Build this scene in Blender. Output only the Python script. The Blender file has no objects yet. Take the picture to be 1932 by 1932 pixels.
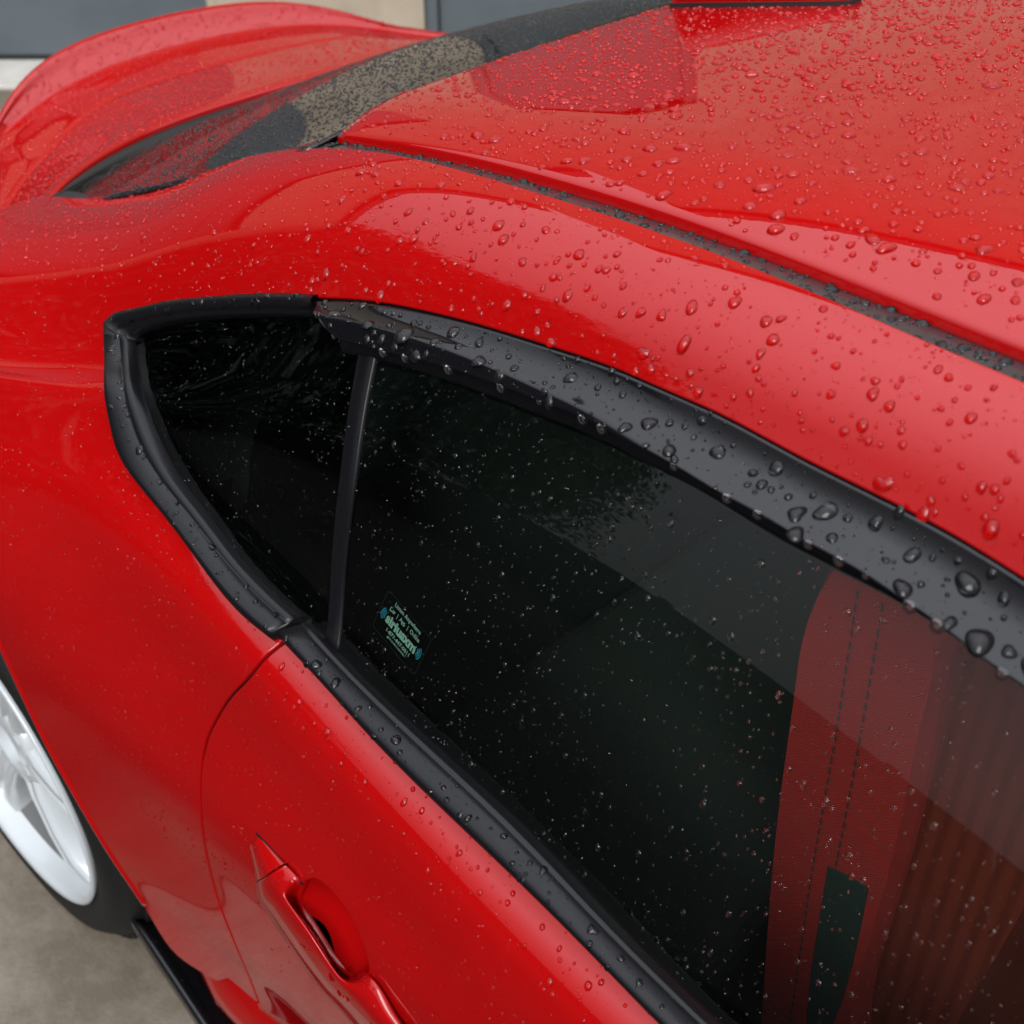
import bpy, math, numpy as np
from mathutils import Vector
from mathutils.geometry import delaunay_2d_cdt
R = math.radians
rng = np.random.default_rng(7)
sc = bpy.context.scene
COL = sc.collection

# ------------------------------------------------------------------ camera
# car space: X rearwards from the front axle, Y to the car's right side, Z up
CAM = np.array([1.286, 1.161, 1.605]); YAW, PIT, FOC = R(-46.16), R(-36.23), 1.2
cam_d = bpy.data.cameras.new('camera'); cam = bpy.data.objects.new('camera', cam_d); COL.objects.link(cam)
cam.location = CAM
_d = Vector((math.cos(PIT)*math.cos(YAW), math.cos(PIT)*math.sin(YAW), math.sin(PIT)))
cam.rotation_euler = _d.to_track_quat('-Z', 'Y').to_euler()
cam_d.sensor_width = 36; cam_d.sensor_height = 36; cam_d.sensor_fit = 'HORIZONTAL'; cam_d.lens = FOC*36
cam_d.clip_start = 0.05; cam_d.clip_end = 500
cam_d.dof.use_dof = True; cam_d.dof.focus_distance = 0.93; cam_d.dof.aperture_fstop = 9.0
sc.camera = cam
sc.render.resolution_x = sc.render.resolution_y = 1024

# ------------------------------------------------------------------ overcast daylight
SUN_EL, SUN_AZ = R(38), R(125)
w = bpy.data.worlds.new('World'); sc.world = w; w.use_nodes = True
nt = w.node_tree; nt.nodes.clear()
sky = nt.nodes.new('ShaderNodeTexSky'); sky.sky_type = 'NISHITA'; sky.sun_disc = False
sky.sun_elevation = SUN_EL; sky.sun_rotation = R(90) - SUN_AZ
sky.air_density = 1.0; sky.dust_density = 6.0; sky.ozone_density = 1.0
hs = nt.nodes.new('ShaderNodeHueSaturation'); hs.inputs['Saturation'].default_value = 0.16
mx = nt.nodes.new('ShaderNodeMix'); mx.data_type = 'RGBA'; mx.inputs[0].default_value = 0.85
# even cloud deck, brighter overhead than at the horizon as every overcast sky is: (1 + 2 sin e) / 3
tcw = nt.nodes.new('ShaderNodeTexCoord'); sx = nt.nodes.new('ShaderNodeSeparateXYZ'); nt.links.new(tcw.outputs['Generated'], sx.inputs[0])
mrw = nt.nodes.new('ShaderNodeMapRange'); mrw.inputs[1].default_value = 0; mrw.inputs[2].default_value = 1; mrw.inputs[3].default_value = .17; mrw.inputs[4].default_value = 1.42
pww = nt.nodes.new('ShaderNodeMath'); pww.operation = 'POWER'; pww.use_clamp = True; pww.inputs[1].default_value = 1.9
nt.links.new(sx.outputs['Z'], pww.inputs[0]); nt.links.new(pww.outputs[0], mrw.inputs[0])
vmw = nt.nodes.new('ShaderNodeVectorMath'); vmw.operation = 'SCALE'; vmw.inputs[0].default_value = (12.2, 12.6, 13.6)
nt.links.new(mrw.outputs[0], vmw.inputs['Scale']); nt.links.new(vmw.outputs[0], mx.inputs[7])
bg = nt.nodes.new('ShaderNodeBackground'); bg.inputs['Strength'].default_value = 0.1
wo = nt.nodes.new('ShaderNodeOutputWorld')
nt.links.new(sky.outputs[0], hs.inputs['Color']); nt.links.new(hs.outputs[0], mx.inputs[6])
nt.links.new(mx.outputs[2], bg.inputs['Color']); nt.links.new(bg.outputs[0], wo.inputs['Surface'])
sl = bpy.data.lights.new('sun', 'SUN'); sl.energy = 1.45; sl.angle = R(36); sl.color = (1, .97, .93)
so = bpy.data.objects.new('sun', sl); COL.objects.link(so)
_s = Vector((math.cos(SUN_EL)*math.cos(SUN_AZ), math.cos(SUN_EL)*math.sin(SUN_AZ), math.sin(SUN_EL)))
so.rotation_euler = _s.to_track_quat('Z', 'Y').to_euler(); so.location = (0, 3, 8)
sc.view_settings.view_transform = 'Standard'; sc.view_settings.look = 'None'
sc.view_settings.gamma = 1; sc.view_settings.exposure = 1.12; sc.view_settings.use_curve_mapping = False
sc.cycles.max_bounces = 10; sc.cycles.diffuse_bounces = 3; sc.cycles.glossy_bounces = 4
sc.cycles.transmission_bounces = 8; sc.cycles.transparent_max_bounces = 24
sc.cycles.caustics_refractive = True; sc.cycles.caustics_reflective = False; sc.cycles.blur_glossy = 0.3
sc.cycles.sample_clamp_indirect = 6.0

# ------------------------------------------------------------------ pixel -> ray (1932 px frame used for reading the photograph)
S = 1932.
D_ = np.array(_d); R_ = np.cross(D_, [0, 0, 1]); R_ /= np.linalg.norm(R_); U_ = np.cross(R_, D_)
def proj(P):
    v = np.asarray(P, float) - CAM; z = v @ D_
    return np.stack([S/2 + FOC*S*(v @ R_)/z, S/2 - FOC*S*(v @ U_)/z], -1)
def ray(q): return D_ + R_*(q[0]-S/2)/(FOC*S) - U_*(q[1]-S/2)/(FOC*S)
def atz(q, z): v = ray(q); return CAM + v*(z-CAM[2])/v[2]
def aty(q, y): v = ray(q); return CAM + v*(y-CAM[1])/v[1]

# ------------------------------------------------------------------ materials
def mat(name):
    m = bpy.data.materials.new(name); m.use_nodes = True
    return m, m.node_tree, m.node_tree.nodes['Principled BSDF']
def N(t, k, **kw):
    n = t.nodes.new(k)
    for a, b in kw.items(): setattr(n, a, b)
    return n
def noise_col(t, b, c1, c2, scale, detail=6, inp='Base Color', lo=.35, hi=.65, coord='Object'):
    tc = N(t, 'ShaderNodeTexCoord'); nz = N(t, 'ShaderNodeTexNoise'); cr = N(t, 'ShaderNodeValToRGB')
    nz.inputs['Scale'].default_value = scale; nz.inputs['Detail'].default_value = detail
    cr.color_ramp.elements[0].position = lo; cr.color_ramp.elements[1].position = hi
    cr.color_ramp.elements[0].color = (*c1, 1); cr.color_ramp.elements[1].color = (*c2, 1)
    t.links.new(tc.outputs[coord], nz.inputs['Vector']); t.links.new(nz.outputs['Fac'], cr.inputs['Fac'])
    t.links.new(cr.outputs['Color'], b.inputs[inp]); return nz, tc, cr
def simple(name, col, rough=.5, spec=.5, metal=0, bump=None, coat=0):
    m, t, b = mat(name); b.inputs['Base Color'].default_value = (*col, 1)
    b.inputs['Roughness'].default_value = rough; b.inputs['Specular IOR Level'].default_value = spec
    b.inputs['Metallic'].default_value = metal; b.inputs['Coat Weight'].default_value = coat
    if bump:
        tc = N(t, 'ShaderNodeTexCoord'); nz = N(t, 'ShaderNodeTexNoise'); bp = N(t, 'ShaderNodeBump')
        nz.inputs['Scale'].default_value = bump[0]; nz.inputs['Detail'].default_value = 4
        bp.inputs['Strength'].default_value = bump[1]; bp.inputs['Distance'].default_value = .001
        t.links.new(tc.outputs['Object'], nz.inputs['Vector']); t.links.new(nz.outputs['Fac'], bp.inputs['Height'])
        t.links.new(bp.outputs['Normal'], b.inputs['Normal'])
    return m
M = {}
# red paint: pigment under a clear mirror-smooth lacquer with very fine orange peel
def lacquer(name, c1, c2, ior=1.5, rough=.012):
    m = bpy.data.materials.new(name); m.use_nodes = True; t = m.node_tree; t.nodes.clear()
    o = N(t, 'ShaderNodeOutputMaterial'); df = N(t, 'ShaderNodeBsdfDiffuse'); gl = N(t, 'ShaderNodeBsdfGlossy'); fr = N(t, 'ShaderNodeFresnel'); mi = N(t, 'ShaderNodeMixShader')
    gl.inputs['Roughness'].default_value = rough; fr.inputs['IOR'].default_value = ior
    noise_col(t, df, c1, c2, 1.5, 3, inp='Color')
    tc = N(t, 'ShaderNodeTexCoord'); nz = N(t, 'ShaderNodeTexNoise'); bp = N(t, 'ShaderNodeBump')
    nz.inputs['Scale'].default_value = 160; nz.inputs['Detail'].default_value = 1
    bp.inputs['Strength'].default_value = .010; bp.inputs['Distance'].default_value = .001
    t.links.new(tc.outputs['Object'], nz.inputs['Vector']); t.links.new(nz.outputs['Fac'], bp.inputs['Height']); t.links.new(bp.outputs['Normal'], gl.inputs['Normal'])
    t.links.new(fr.outputs[0], mi.inputs[0]); t.links.new(df.outputs[0], mi.inputs[1]); t.links.new(gl.outputs[0], mi.inputs[2]); t.links.new(mi.outputs[0], o.inputs['Surface'])
    return m
M['red'] = lacquer('red_paint', (.238, .0013, .0016), (.254, .0016, .0019))
M['trim'] = simple('black_satin_trim', (.004, .004, .005), .28, .22, bump=(900, .05))
M['rubber'] = simple('black_rubber', (.008, .008, .008), .65, .3, bump=(500, .3))
M['mould'] = simple('charcoal_moulding', (.018, .020, .022), .22, .5, bump=(900, .06))
M['gap'] = simple('dark_gap', (.004, .004, .004), .8, .1)
M['acrylic'] = simple('smoked_acrylic', (.004, .004, .005), .05, .33)
M['gloss'] = simple('gloss_black_skirt', (.006, .006, .007), .18, .5)
M['cabin'] = simple('black_cabin_trim', (.036, .040, .038), .7, .3, bump=(300, .5))
M['tyre'] = simple('tyre_rubber', (.006, .006, .006), .6, .22, bump=(250, .5))
M['white'] = simple('white_wheel_paint', (.37, .40, .42), .28, .5, coat=.5)
M['barrel_shade'] = simple('shaded_grey_barrel', (.075, .078, .08), .5, .4); M['brake'] = simple('cast_iron', (.10, .095, .09), .45, .5, metal=.8)
M['ink'] = simple('sticker_mint_ink', (.30, .46, .40), .6, .2)
M['inkblue'] = simple('sticker_blue_ink', (.01, .22, .33), .6, .2)
M['inkclear'] = simple('sticker_edge', (.03, .04, .038), .5, .3)
def glassmat(name, tint, ior=1.5, rough=0.0, refl=1.0):
    m = bpy.data.materials.new(name); m.use_nodes = True; t = m.node_tree; t.nodes.clear()
    o = N(t, 'ShaderNodeOutputMaterial'); tr = N(t, 'ShaderNodeBsdfTransparent'); gl = N(t, 'ShaderNodeBsdfGlossy')
    fr = N(t, 'ShaderNodeFresnel'); mi = N(t, 'ShaderNodeMixShader'); mu = N(t, 'ShaderNodeMath', operation='MULTIPLY')
    tr.inputs['Color'].default_value = (*tint, 1); gl.inputs['Roughness'].default_value = rough
    fr.inputs['IOR'].default_value = ior; mu.inputs[1].default_value = refl
    t.links.new(fr.outputs[0], mu.inputs[0]); t.links.new(mu.outputs[0], mi.inputs[0])
    t.links.new(tr.outputs[0], mi.inputs[1]); t.links.new(gl.outputs[0], mi.inputs[2]); t.links.new(mi.outputs[0], o.inputs['Surface'])
    return m
M['glass'] = glassmat('green_tinted_glass', (.66, .78, .72))
M['privacy'] = glassmat('dark_tinted_glass', (.30, .36, .32))
M['frit'] = simple('black_frit', (.003, .003, .003), .03, .5)
m, t, b = mat('rain_water'); M['water'] = m
b.inputs['Base Color'].default_value = (1, 1, 1, 1); b.inputs['Roughness'].default_value = 0
b.inputs['Transmission Weight'].default_value = 1; b.inputs['IOR'].default_value = 1.333
M['bedred'] = simple('red_lit_bed', (.285, .0016, .0016), 1., 0.); M['bedblack'] = simple('black_under_water', (.006, .006, .007), 1., 0.)  # red bed lighter than the paint: light gathered by beads is put into colour
# red twill seat cloth
m, t, b = mat('red_twill'); M['seat'] = m
b.inputs['Roughness'].default_value = .8; b.inputs['Base Color'].default_value = (.29, .009, .008, 1)
tc = N(t, 'ShaderNodeTexCoord'); wv = N(t, 'ShaderNodeTexWave'); bp = N(t, 'ShaderNodeBump'); wv.bands_direction = 'DIAGONAL'
wv.inputs['Scale'].default_value = 260; bp.inputs['Strength'].default_value = .5; bp.inputs['Distance'].default_value = .001
t.links.new(tc.outputs['Object'], wv.inputs['Vector']); t.links.new(wv.outputs['Fac'], bp.inputs['Height']); t.links.new(bp.outputs['Normal'], b.inputs['Normal'])
m, t, b = mat('brown_ribbed_cloth'); M['insert'] = m; b.inputs['Roughness'].default_value = .9; b.inputs['Base Color'].default_value = (.12, .014, .008, 1); b.inputs['Specular IOR Level'].default_value = .2
tc = N(t, 'ShaderNodeTexCoord'); wv = N(t, 'ShaderNodeTexWave'); bp = N(t, 'ShaderNodeBump'); wv.bands_direction = 'X'; wv.inputs['Scale'].default_value = 22; wv.inputs['Distortion'].default_value = .6; bp.inputs['Strength'].default_value = .5; bp.inputs['Distance'].default_value = .004
t.links.new(tc.outputs['Object'], wv.inputs['Vector']); t.links.new(wv.outputs['Fac'], bp.inputs['Height']); t.links.new(bp.outputs['Normal'], b.inputs['Normal'])
M['slot'] = simple('dark_slot_shade', (.018, .024, .022), .9, .2); M['stitch'] = simple('dark_thread', (.02, .03, .032), .8, .2)
# wet concrete
m, t, b = mat('wet_concrete'); M['ground'] = m
nz, tc, cr = noise_col(t, b, (.088, .070, .049), (.165, .142, .112), 3.2, 9, lo=.32, hi=.66)
nz.inputs['Roughness'].default_value = .78; cr.color_ramp.elements[0].position = .40; cr.color_ramp.elements[1].position = .60
n2 = N(t, 'ShaderNodeTexNoise'); n2.inputs['Scale'].default_value = 2.2; n2.inputs['Detail'].default_value = 5
mr = N(t, 'ShaderNodeMapRange'); mr.inputs[3].default_value = .18; mr.inputs[4].default_value = .75; mr.inputs[1].default_value = .38; mr.inputs[2].default_value = .6
t.links.new(tc.outputs['Object'], n2.inputs['Vector']); t.links.new(n2.outputs['Fac'], mr.inputs[0]); t.links.new(mr.outputs[0], b.inputs['Roughness'])
n3 = N(t, 'ShaderNodeTexNoise'); n3.inputs['Scale'].default_value = 180; n3.inputs['Detail'].default_value = 4
bp = N(t, 'ShaderNodeBump'); bp.inputs['Strength'].default_value = .5; bp.inputs['Distance'].default_value = .002
t.links.new(tc.outputs['Object'], n3.inputs['Vector']); t.links.new(n3.outputs['Fac'], bp.inputs['Height']); t.links.new(bp.outputs['Normal'], b.inputs['Normal'])
def rough_wall(name, c1, c2, scale, bscale, bstr, rough=.85):
    m, t, b = mat(name); nz, tc, cr = noise_col(t, b, c1, c2, scale, 8); b.inputs['Roughness'].default_value = rough
    n3 = N(t, 'ShaderNodeTexNoise'); n3.inputs['Scale'].default_value = bscale; n3.inputs['Detail'].default_value = 5
    bp = N(t, 'ShaderNodeBump'); bp.inputs['Strength'].default_value = bstr; bp.inputs['Distance'].default_value = .004
    t.links.new(tc.outputs['Object'], n3.inputs['Vector']); t.links.new(n3.outputs['Fac'], bp.inputs['Height']); t.links.new(bp.outputs['Normal'], b.inputs['Normal'])
    return m
M['stucco'] = rough_wall('beige_stucco', (.25, .208, .155), (.30, .255, .197), 6, 90, .6)
M['sill'] = rough_wall('pale_kerb', (.34, .33, .30), (.42, .41, .38), 8, 60, .4)
M['slate'] = rough_wall('slate_grey_door', (.048, .062, .072), (.060, .075, .086), 3, 200, .1, .5)
M['fascia'] = rough_wall('dark_fascia', (.03, .032, .035), (.045, .047, .05), 3, 40, .2, .7)
M['leaf'] = rough_wall('dark_foliage', (.022, .042, .034), (.050, .085, .070), 9, 30, .5)
M['bark'] = rough_wall('bark', (.05, .04, .03), (.09, .07, .05), 9, 30, .8)

# ------------------------------------------------------------------ object helpers
def tag(o, label=None, cat=None, group=None, kind=None):
    if label: o['label'] = label
    if cat: o['category'] = cat
    if group: o['group'] = group
    if kind: o['kind'] = kind
    return o
def empty(name, loc=(0, 0, 0), parent=None):
    o = bpy.data.objects.new(name, None); COL.objects.link(o); o.location = loc; o.empty_display_size = .1
    if parent: o.parent = parent
    return o
def mesh_obj(name, V, F, mtl, parent=None, normals=None, smooth=True):
    me = bpy.data.meshes.new(name)
    me.from_pydata([tuple(map(float, p)) for p in V], [], [tuple(int(i) for i in f) for f in F])
    me.materials.append(M[mtl] if isinstance(mtl, str) else mtl)
    if smooth: me.polygons.foreach_set('use_smooth', [True]*len(me.polygons))
    me.update()
    if normals is not None: me.normals_split_custom_set_from_vertices([tuple(map(float, n)) for n in normals])
    o = bpy.data.objects.new(name, me); COL.objects.link(o)
    if parent: o.parent = parent
    return o
def unit(v): v = np.asarray(v, float); return v/np.maximum(np.linalg.norm(v, axis=-1, keepdims=True), 1e-12)
SAMPLES = {}   # name -> (tri verts [n,3,3]) rain lands here
def keep(name, V, F):
    V = np.asarray(V, float); T = []
    for f in F:
        for k in range(1, len(f)-1): T.append((f[0], f[k], f[k+1]))
    SAMPLES.setdefault(name, []).append(V[np.array(T)])
def grid_faces(n, m, closed=False):
    F = []
    for i in range(n-1):
        for j in range(m if closed else m-1):
            j2 = (j+1) % m; F.append((i*m+j, i*m+j2, (i+1)*m+j2, (i+1)*m+j))
    return F
def orient(V, F, want):
    """flip faces so that their mean normal looks along want"""
    V = np.asarray(V, float); s = 0
    for f in F[::max(1, len(F)//200)]:
        a, b_, c = V[f[0]], V[f[1]], V[f[2]]; s += np.cross(b_-a, c-a) @ np.asarray(want, float)
    return F if s > 0 else [tuple(reversed(f)) for f in F]
def lathe(prof, n=64, a0=0, a1=2*math.pi):
    """profile (r, y) about the Y axis"""
    V = []
    for k in range(n):
        a = a0 + (a1-a0)*k/n
        for r_, y in prof: V.append((r_*math.cos(a), y, r_*math.sin(a)))
    m_ = len(prof); F = []
    for k in range(n):
        k2 = (k+1) % n
        for j in range(m_-1): F.append((k*m_+j, k*m_+j+1, k2*m_+j+1, k2*m_+j))
    return V, F
def box_vf(x0, x1, y0, y1, z0, z1):
    V = [(x, y, z) for x in (x0, x1) for y in (y0, y1) for z in (z0, z1)]
    return V, [(0, 1, 3, 2), (4, 6, 7, 5), (0, 4, 5, 1), (2, 3, 7, 6), (0, 2, 6, 4), (1, 5, 7, 3)]
def bevel(o, w_=.003, seg=2):
    md = o.modifiers.new('bevel', 'BEVEL'); md.width = w_; md.segments = seg; md.limit_method = 'ANGLE'; md.angle_limit = R(40); return o

# natural cubic spline as a linear basis: value(q) = basis(knots, q) @ control
def basis(k, q):
    k = np.asarray(k, float); q = np.atleast_1d(np.asarray(q, float)); n = len(k); h = np.diff(k)
    A = np.zeros((n, n)); Rm = np.zeros((n, n)); A[0, 0] = A[-1, -1] = 1
    for i in range(1, n-1):
        A[i, i-1] = h[i-1]; A[i, i] = 2*(h[i-1]+h[i]); A[i, i+1] = h[i]
        Rm[i, i-1] = 6/h[i-1]; Rm[i, i] = -6/h[i-1]-6/h[i]; Rm[i, i+1] = 6/h[i]
    Mm = np.linalg.solve(A, Rm); I = np.eye(n)
    qc = np.clip(q, k[0], k[-1]); i = np.clip(np.searchsorted(k, qc)-1, 0, n-2)
    hh = h[i][:, None]; a = ((k[i+1]-qc)[:, None])/hh; b_ = ((qc-k[i])[:, None])/hh
    V = a*I[i] + b_*I[i+1] + ((a**3-a)*Mm[i] + (b_**3-b_)*Mm[i+1])*hh**2/6
    s0 = (I[1]-I[0])/h[0] - h[0]*(2*Mm[0]+Mm[1])/6; s1 = (I[-1]-I[-2])/h[-1] + h[-1]*(Mm[-2]+2*Mm[-1])/6
    return V + np.minimum(q-k[0], 0)[:, None]*s0 + np.maximum(q-k[-1], 0)[:, None]*s1
def spl(pts, q):
    p = np.array(pts, float); return basis(p[:, 0], q) @ p[:, 1]
def curve(P, n):
    """resample a polyline of points through a spline, n points"""
    P = np.asarray(P, float); s = np.r_[0, np.cumsum(np.linalg.norm(np.diff(P, axis=0), axis=1))]
    return basis(s, np.linspace(0, s[-1], n)) @ P

# ------------------------------------------------------------------ the car's side: one smooth surface SIDE(x, v)
XS = np.arange(.8, 3.21, .12)
y0 = spl([(.8, .585), (1.2, .598), (1.5, .588), (1.75, .571), (2.0, .548), (2.13, .532), (2.4, .522), (2.68, .515), (2.95, .47), (3.2, .42)], XS)
z0 = spl([(.8, 1.255), (1.2, 1.286), (1.5, 1.289), (1.7, 1.291), (1.8, 1.285), (2.0, 1.263), (2.13, 1.232), (2.27, 1.182), (2.36, 1.14), (2.47, 1.096), (2.68, 1.032), (2.95, .985), (3.2, .93)], XS)
y3 = spl([(.8, .668), (1.2, .655), (1.5, .647), (1.8, .642), (2.02, .645), (2.3, .664), (2.5, .692), (2.75, .715), (3.2, .66)], XS)
z3 = spl([(.8, 1.10), (1.2, 1.185), (1.43, 1.2225), (1.63, 1.237), (1.8, 1.223), (2.02, 1.171), (2.3, 1.058), (2.5, .995), (2.75, .955), (3.2, .90)], XS)
y5 = spl([(.8, .79), (1.2, .79), (1.53, .787), (1.69, .778), (1.92, .761), (2.1, .750), (2.3, .752), (2.5, .772), (2.75, .785), (3.2, .72)], XS)
z5 = spl([(.8, .87), (1.2, .885), (1.53, .899), (1.69, .914), (1.92, .947), (2.1, .965), (2.3, .957), (2.5, .92), (2.75, .885), (3.2, .85)], XS)
aft = np.clip((XS-1.95)/.55, 0, 1); aft = aft*aft*(3-2*aft)
rows = [(y0, z0), (y0+.36*(y3-y0), z0-.14*(z0-z3)), (y0+.74*(y3-y0), z0-.50*(z0-z3)), (y3, z3),
        (.5*(y3+y5)+.006, .5*(z3+z5)), (y5, z5),
        (y5+.017+.003*aft, z5-.012-.016*aft), (y5+.030, z5-.042-.018*aft), (y5+.040+.004*aft, z5-.10),
        (.45*(y5+.052)+.55*.828+.016*aft, .74+0*XS), (.25*(y5+.05)+.75*.824+.024*aft, .62+0*XS), (.812+.040*aft, .50+0*XS), (.803+.052*aft, .43+0*XS), (.796+.060*aft, .365+0*XS)]
for k_, fz in ((6, .14), (7, .32), (8, .62)):      # behind the door the shoulder line melts into one round haunch
    yh, zh = y5+(rows[9][0]-y5)*(1-(1-fz)**1.8), z5-(z5-.74)*fz
    rows[k_] = (rows[k_][0]*(1-aft)+yh*aft, rows[k_][1]*(1-aft)+zh*aft)
CY = np.array([r_[0]+0*XS for r_ in rows]).T; CZ = np.array([r_[1]+0*XS for r_ in rows]).T
VK = np.array([0, .32, .62, 1.0, 2.1, 3.2, 3.42, 3.72, 4.3, 5.3, 6.4, 7.5, 8.3, 9.0]); NV = VK[-1]
def SIDE(x, v, h=0.):
    x, v = np.broadcast_arrays(np.asarray(x, float), np.asarray(v, float)); sh = x.shape; x = x.ravel(); v = v.ravel()
    Bx, Bv = basis(XS, x), basis(VK, v)
    P = np.stack([x, np.einsum('ni,ij,nj->n', Bx, CY, Bv), np.einsum('ni,ij,nj->n', Bx, CZ, Bv)], -1)
    if np.any(h): P = P + SIDE_N(x, v)*np.reshape(h, (-1, 1) if np.ndim(h) else ())
    return P.reshape(sh+(3,))
def SIDE_N(x, v):
    e = 2e-3
    du = SIDE(np.asarray(x)+e, v)-SIDE(np.asarray(x)-e, v); dv = SIDE(x, np.asarray(v)+e)-SIDE(x, np.asarray(v)-e)
    n = unit(np.cross(dv, du)); n = np.where((n[..., 1:2]+.6*n[..., 2:3]) < 0, -n, n); return n
_gx, _gv = np.meshgrid(np.linspace(.85, 3.1, 90), np.linspace(0, NV, 90), indexing='ij')
_GP = SIDE(_gx, _gv); _GQ = proj(_GP); _GN = SIDE_N(_gx, _gv)
_front = (((CAM-_GP)*_GN).sum(-1) > 0)
def on_side(px, h=0., n=None):
    """photo pixels -> (x, v) on the side surface raised by h"""
    out = []
    for q in px:
        d2 = ((_GQ-np.array(q))**2).sum(-1); d2 = np.where(_front, d2, 1e12); i = np.unravel_index(np.argmin(d2), d2.shape)
        uv = np.array([_gx[i], _gv[i]])
        for _ in range(14):
            e = 1e-3
            T = SIDE(np.array([uv[0], uv[0]+e, uv[0]]), np.array([uv[1], uv[1], uv[1]+e]), h); Q = proj(T)
            J = np.stack([(Q[1]-Q[0])/e, (Q[2]-Q[0])/e], 1)
            st = np.linalg.lstsq(J, np.array(q)-Q[0], rcond=None)[0]; uv = uv + np.clip(st, [-.15, -.5], [.15, .5])
        out.append(uv)
    out = np.array(out)
    return curve(out*[1, .07], n)/[1, .07] if n else out
WS = .07     # metres per unit of v, for triangulation
def pip(pts, poly):
    x, y = pts[:, 0], pts[:, 1]; c = np.zeros(len(pts), bool); n = len(poly)
    for i in range(n):
        x1, y1 = poly[i]; x2, y2 = poly[(i+1) % n]
        if y1 == y2: continue
        m_ = ((y1 > y) != (y2 > y)) & (x < (x2-x1)*(y-y1)/(y2-y1)+x1); c ^= m_
    return c
def dist_poly(pts, poly):
    d = np.full(len(pts), 1e9); n = len(poly)
    for i in range(n):
        a = poly[i]; b_ = poly[(i+1) % n]; ab = b_-a; tt = np.clip(((pts-a)@ab)/max(ab@ab, 1e-14), 0, 1)
        d = np.minimum(d, np.linalg.norm(pts-(a+tt[:, None]*ab), axis=1))
    return d
def densify(poly, step):
    out = []
    n = len(poly)
    for i in range(n):
        a = poly[i]; b_ = poly[(i+1) % n]; k = max(1, int(np.ceil(np.linalg.norm(b_-a)/step)))
        out += [a+(b_-a)*j/k for j in range(k)]
    return np.array(out)
def triangulate(poly, holes, sp):
    polys = [poly]+holes; P = []; E = []
    for q in polys:
        s = len(P); P += list(q); E += [(s+i, s+(i+1) % len(q)) for i in range(len(q))]
    lo, hi = poly.min(0), poly.max(0)
    g = np.stack(np.meshgrid(np.arange(lo[0], hi[0], sp), np.arange(lo[1], hi[1], sp), indexing='ij'), -1).reshape(-1, 2)
    g = g[pip(g, poly)]
    for q in holes: g = g[~pip(g, q)]
    for q in polys: g = g[dist_poly(g, q) > sp*.45]
    P += list(g)
    vo, eo, fo, *_ = delaunay_2d_cdt([Vector(p) for p in P], E, [], 0, 1e-7)
    Vn = np.array([tuple(v) for v in vo]); F = [tuple(f) for f in fo]
    c = np.array([Vn[list(f)].mean(0) for f in F]); ok = pip(c, poly)
    for q in holes: ok &= ~pip(c, q)
    return Vn, [f for f, k in zip(F, ok) if k]
def panel(name, poly_xv, holes_xv, mtl, parent, sp=.012, h=0., hem=.005, surf=SIDE, surfn=SIDE_N, rain=None, disp=None, edge=.006):
    sc_ = np.array([1, WS]); poly = densify(np.asarray(poly_xv)*sc_, edge); holes = [densify(np.asarray(q)*sc_, edge) for q in holes_xv]
    U, F = triangulate(poly, holes, sp); xv = U/sc_
    P = surf(xv[:, 0], xv[:, 1]); Nn = surfn(xv[:, 0], xv[:, 1]); P = P+Nn*h
    if disp is not None:
        e = 1e-3
        f0 = lambda a, b_: surf(a, b_)+surfn(a, b_)*(h+disp(a, b_))[:, None]
        P = f0(xv[:, 0], xv[:, 1]); du = f0(xv[:, 0]+e, xv[:, 1])-P; dv = f0(xv[:, 0], xv[:, 1]+e*10)-P
        n2 = unit(np.cross(dv, du)); Nn = np.where((n2*Nn).sum(-1, keepdims=True) < 0, -n2, n2)
    F2 = []
    for f in F:
        a, b_, c = P[f[0]], P[f[1]], P[f[2]]
        F2.append(f if np.cross(b_-a, c-a) @ Nn[f[0]] > 0 else tuple(reversed(f)))
    V = list(P); NN = list(Nn)
    if rain: keep(rain, P, F2)
    if hem:
        cnt = {}
        for f in F2:
            for i in range(len(f)):
                e_ = (f[i], f[(i+1) % len(f)]); k = tuple(sorted(e_)); cnt.setdefault(k, []).append(e_)
        be = [v[0] for v in cnt.values() if len(v) == 1]
        outw = {}
        for a, b_ in be:
            tdir = unit(P[b_]-P[a]); o_ = unit(np.cross(tdir, Nn[a]))
            for i in (a, b_): outw[i] = outw.get(i, 0)+o_
        ring = {}
        for i, o_ in outw.items():
            o_ = unit(o_); n_ = Nn[i]; base = len(V)
            V += [P[i]+o_*.0011-n_*.0004, P[i]+o_*.0017-n_*.0015, P[i]+o_*.0017-n_*hem]
            NN += [unit(n_+.7*o_), unit(.4*n_+o_), o_]; ring[i] = [i, base, base+1, base+2]
        for a, b_ in be:
            for k in range(3): F2.append((ring[b_][k], ring[a][k], ring[a][k+1], ring[b_][k+1]))
    return mesh_obj(name, V, F2, mtl, parent, NN)
def strip(name, A, B, Nn, prof, mtl, parent, cap=True, rain=None, rainrows=None, smooth=True, hs=None):
    """loft a section along two edge curves A, B; section = list of (fraction A->B, height along normal)"""
    A, B, Nn = map(np.asarray, (A, B, Nn)); n = len(A); m_ = len(prof); V = []
    for i in range(n):
        for f_, h_ in prof: V.append(A[i]+(B[i]-A[i])*f_+Nn[i]*h_*(1 if hs is None or h_ < 0 else hs[i]))
    F = orient(V, grid_faces(n, m_), Nn.mean(0))
    if rain:
        r0, r1 = rainrows or (0, m_-1)
        keep(rain, V, [f for f in F if all(r0 <= (i % m_) <= r1 for i in f)])
    if cap: F = F+[tuple(range(m_)), tuple(reversed(range((n-1)*m_, n*m_)))]
    return mesh_obj(name, V, F, mtl, parent)
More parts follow.
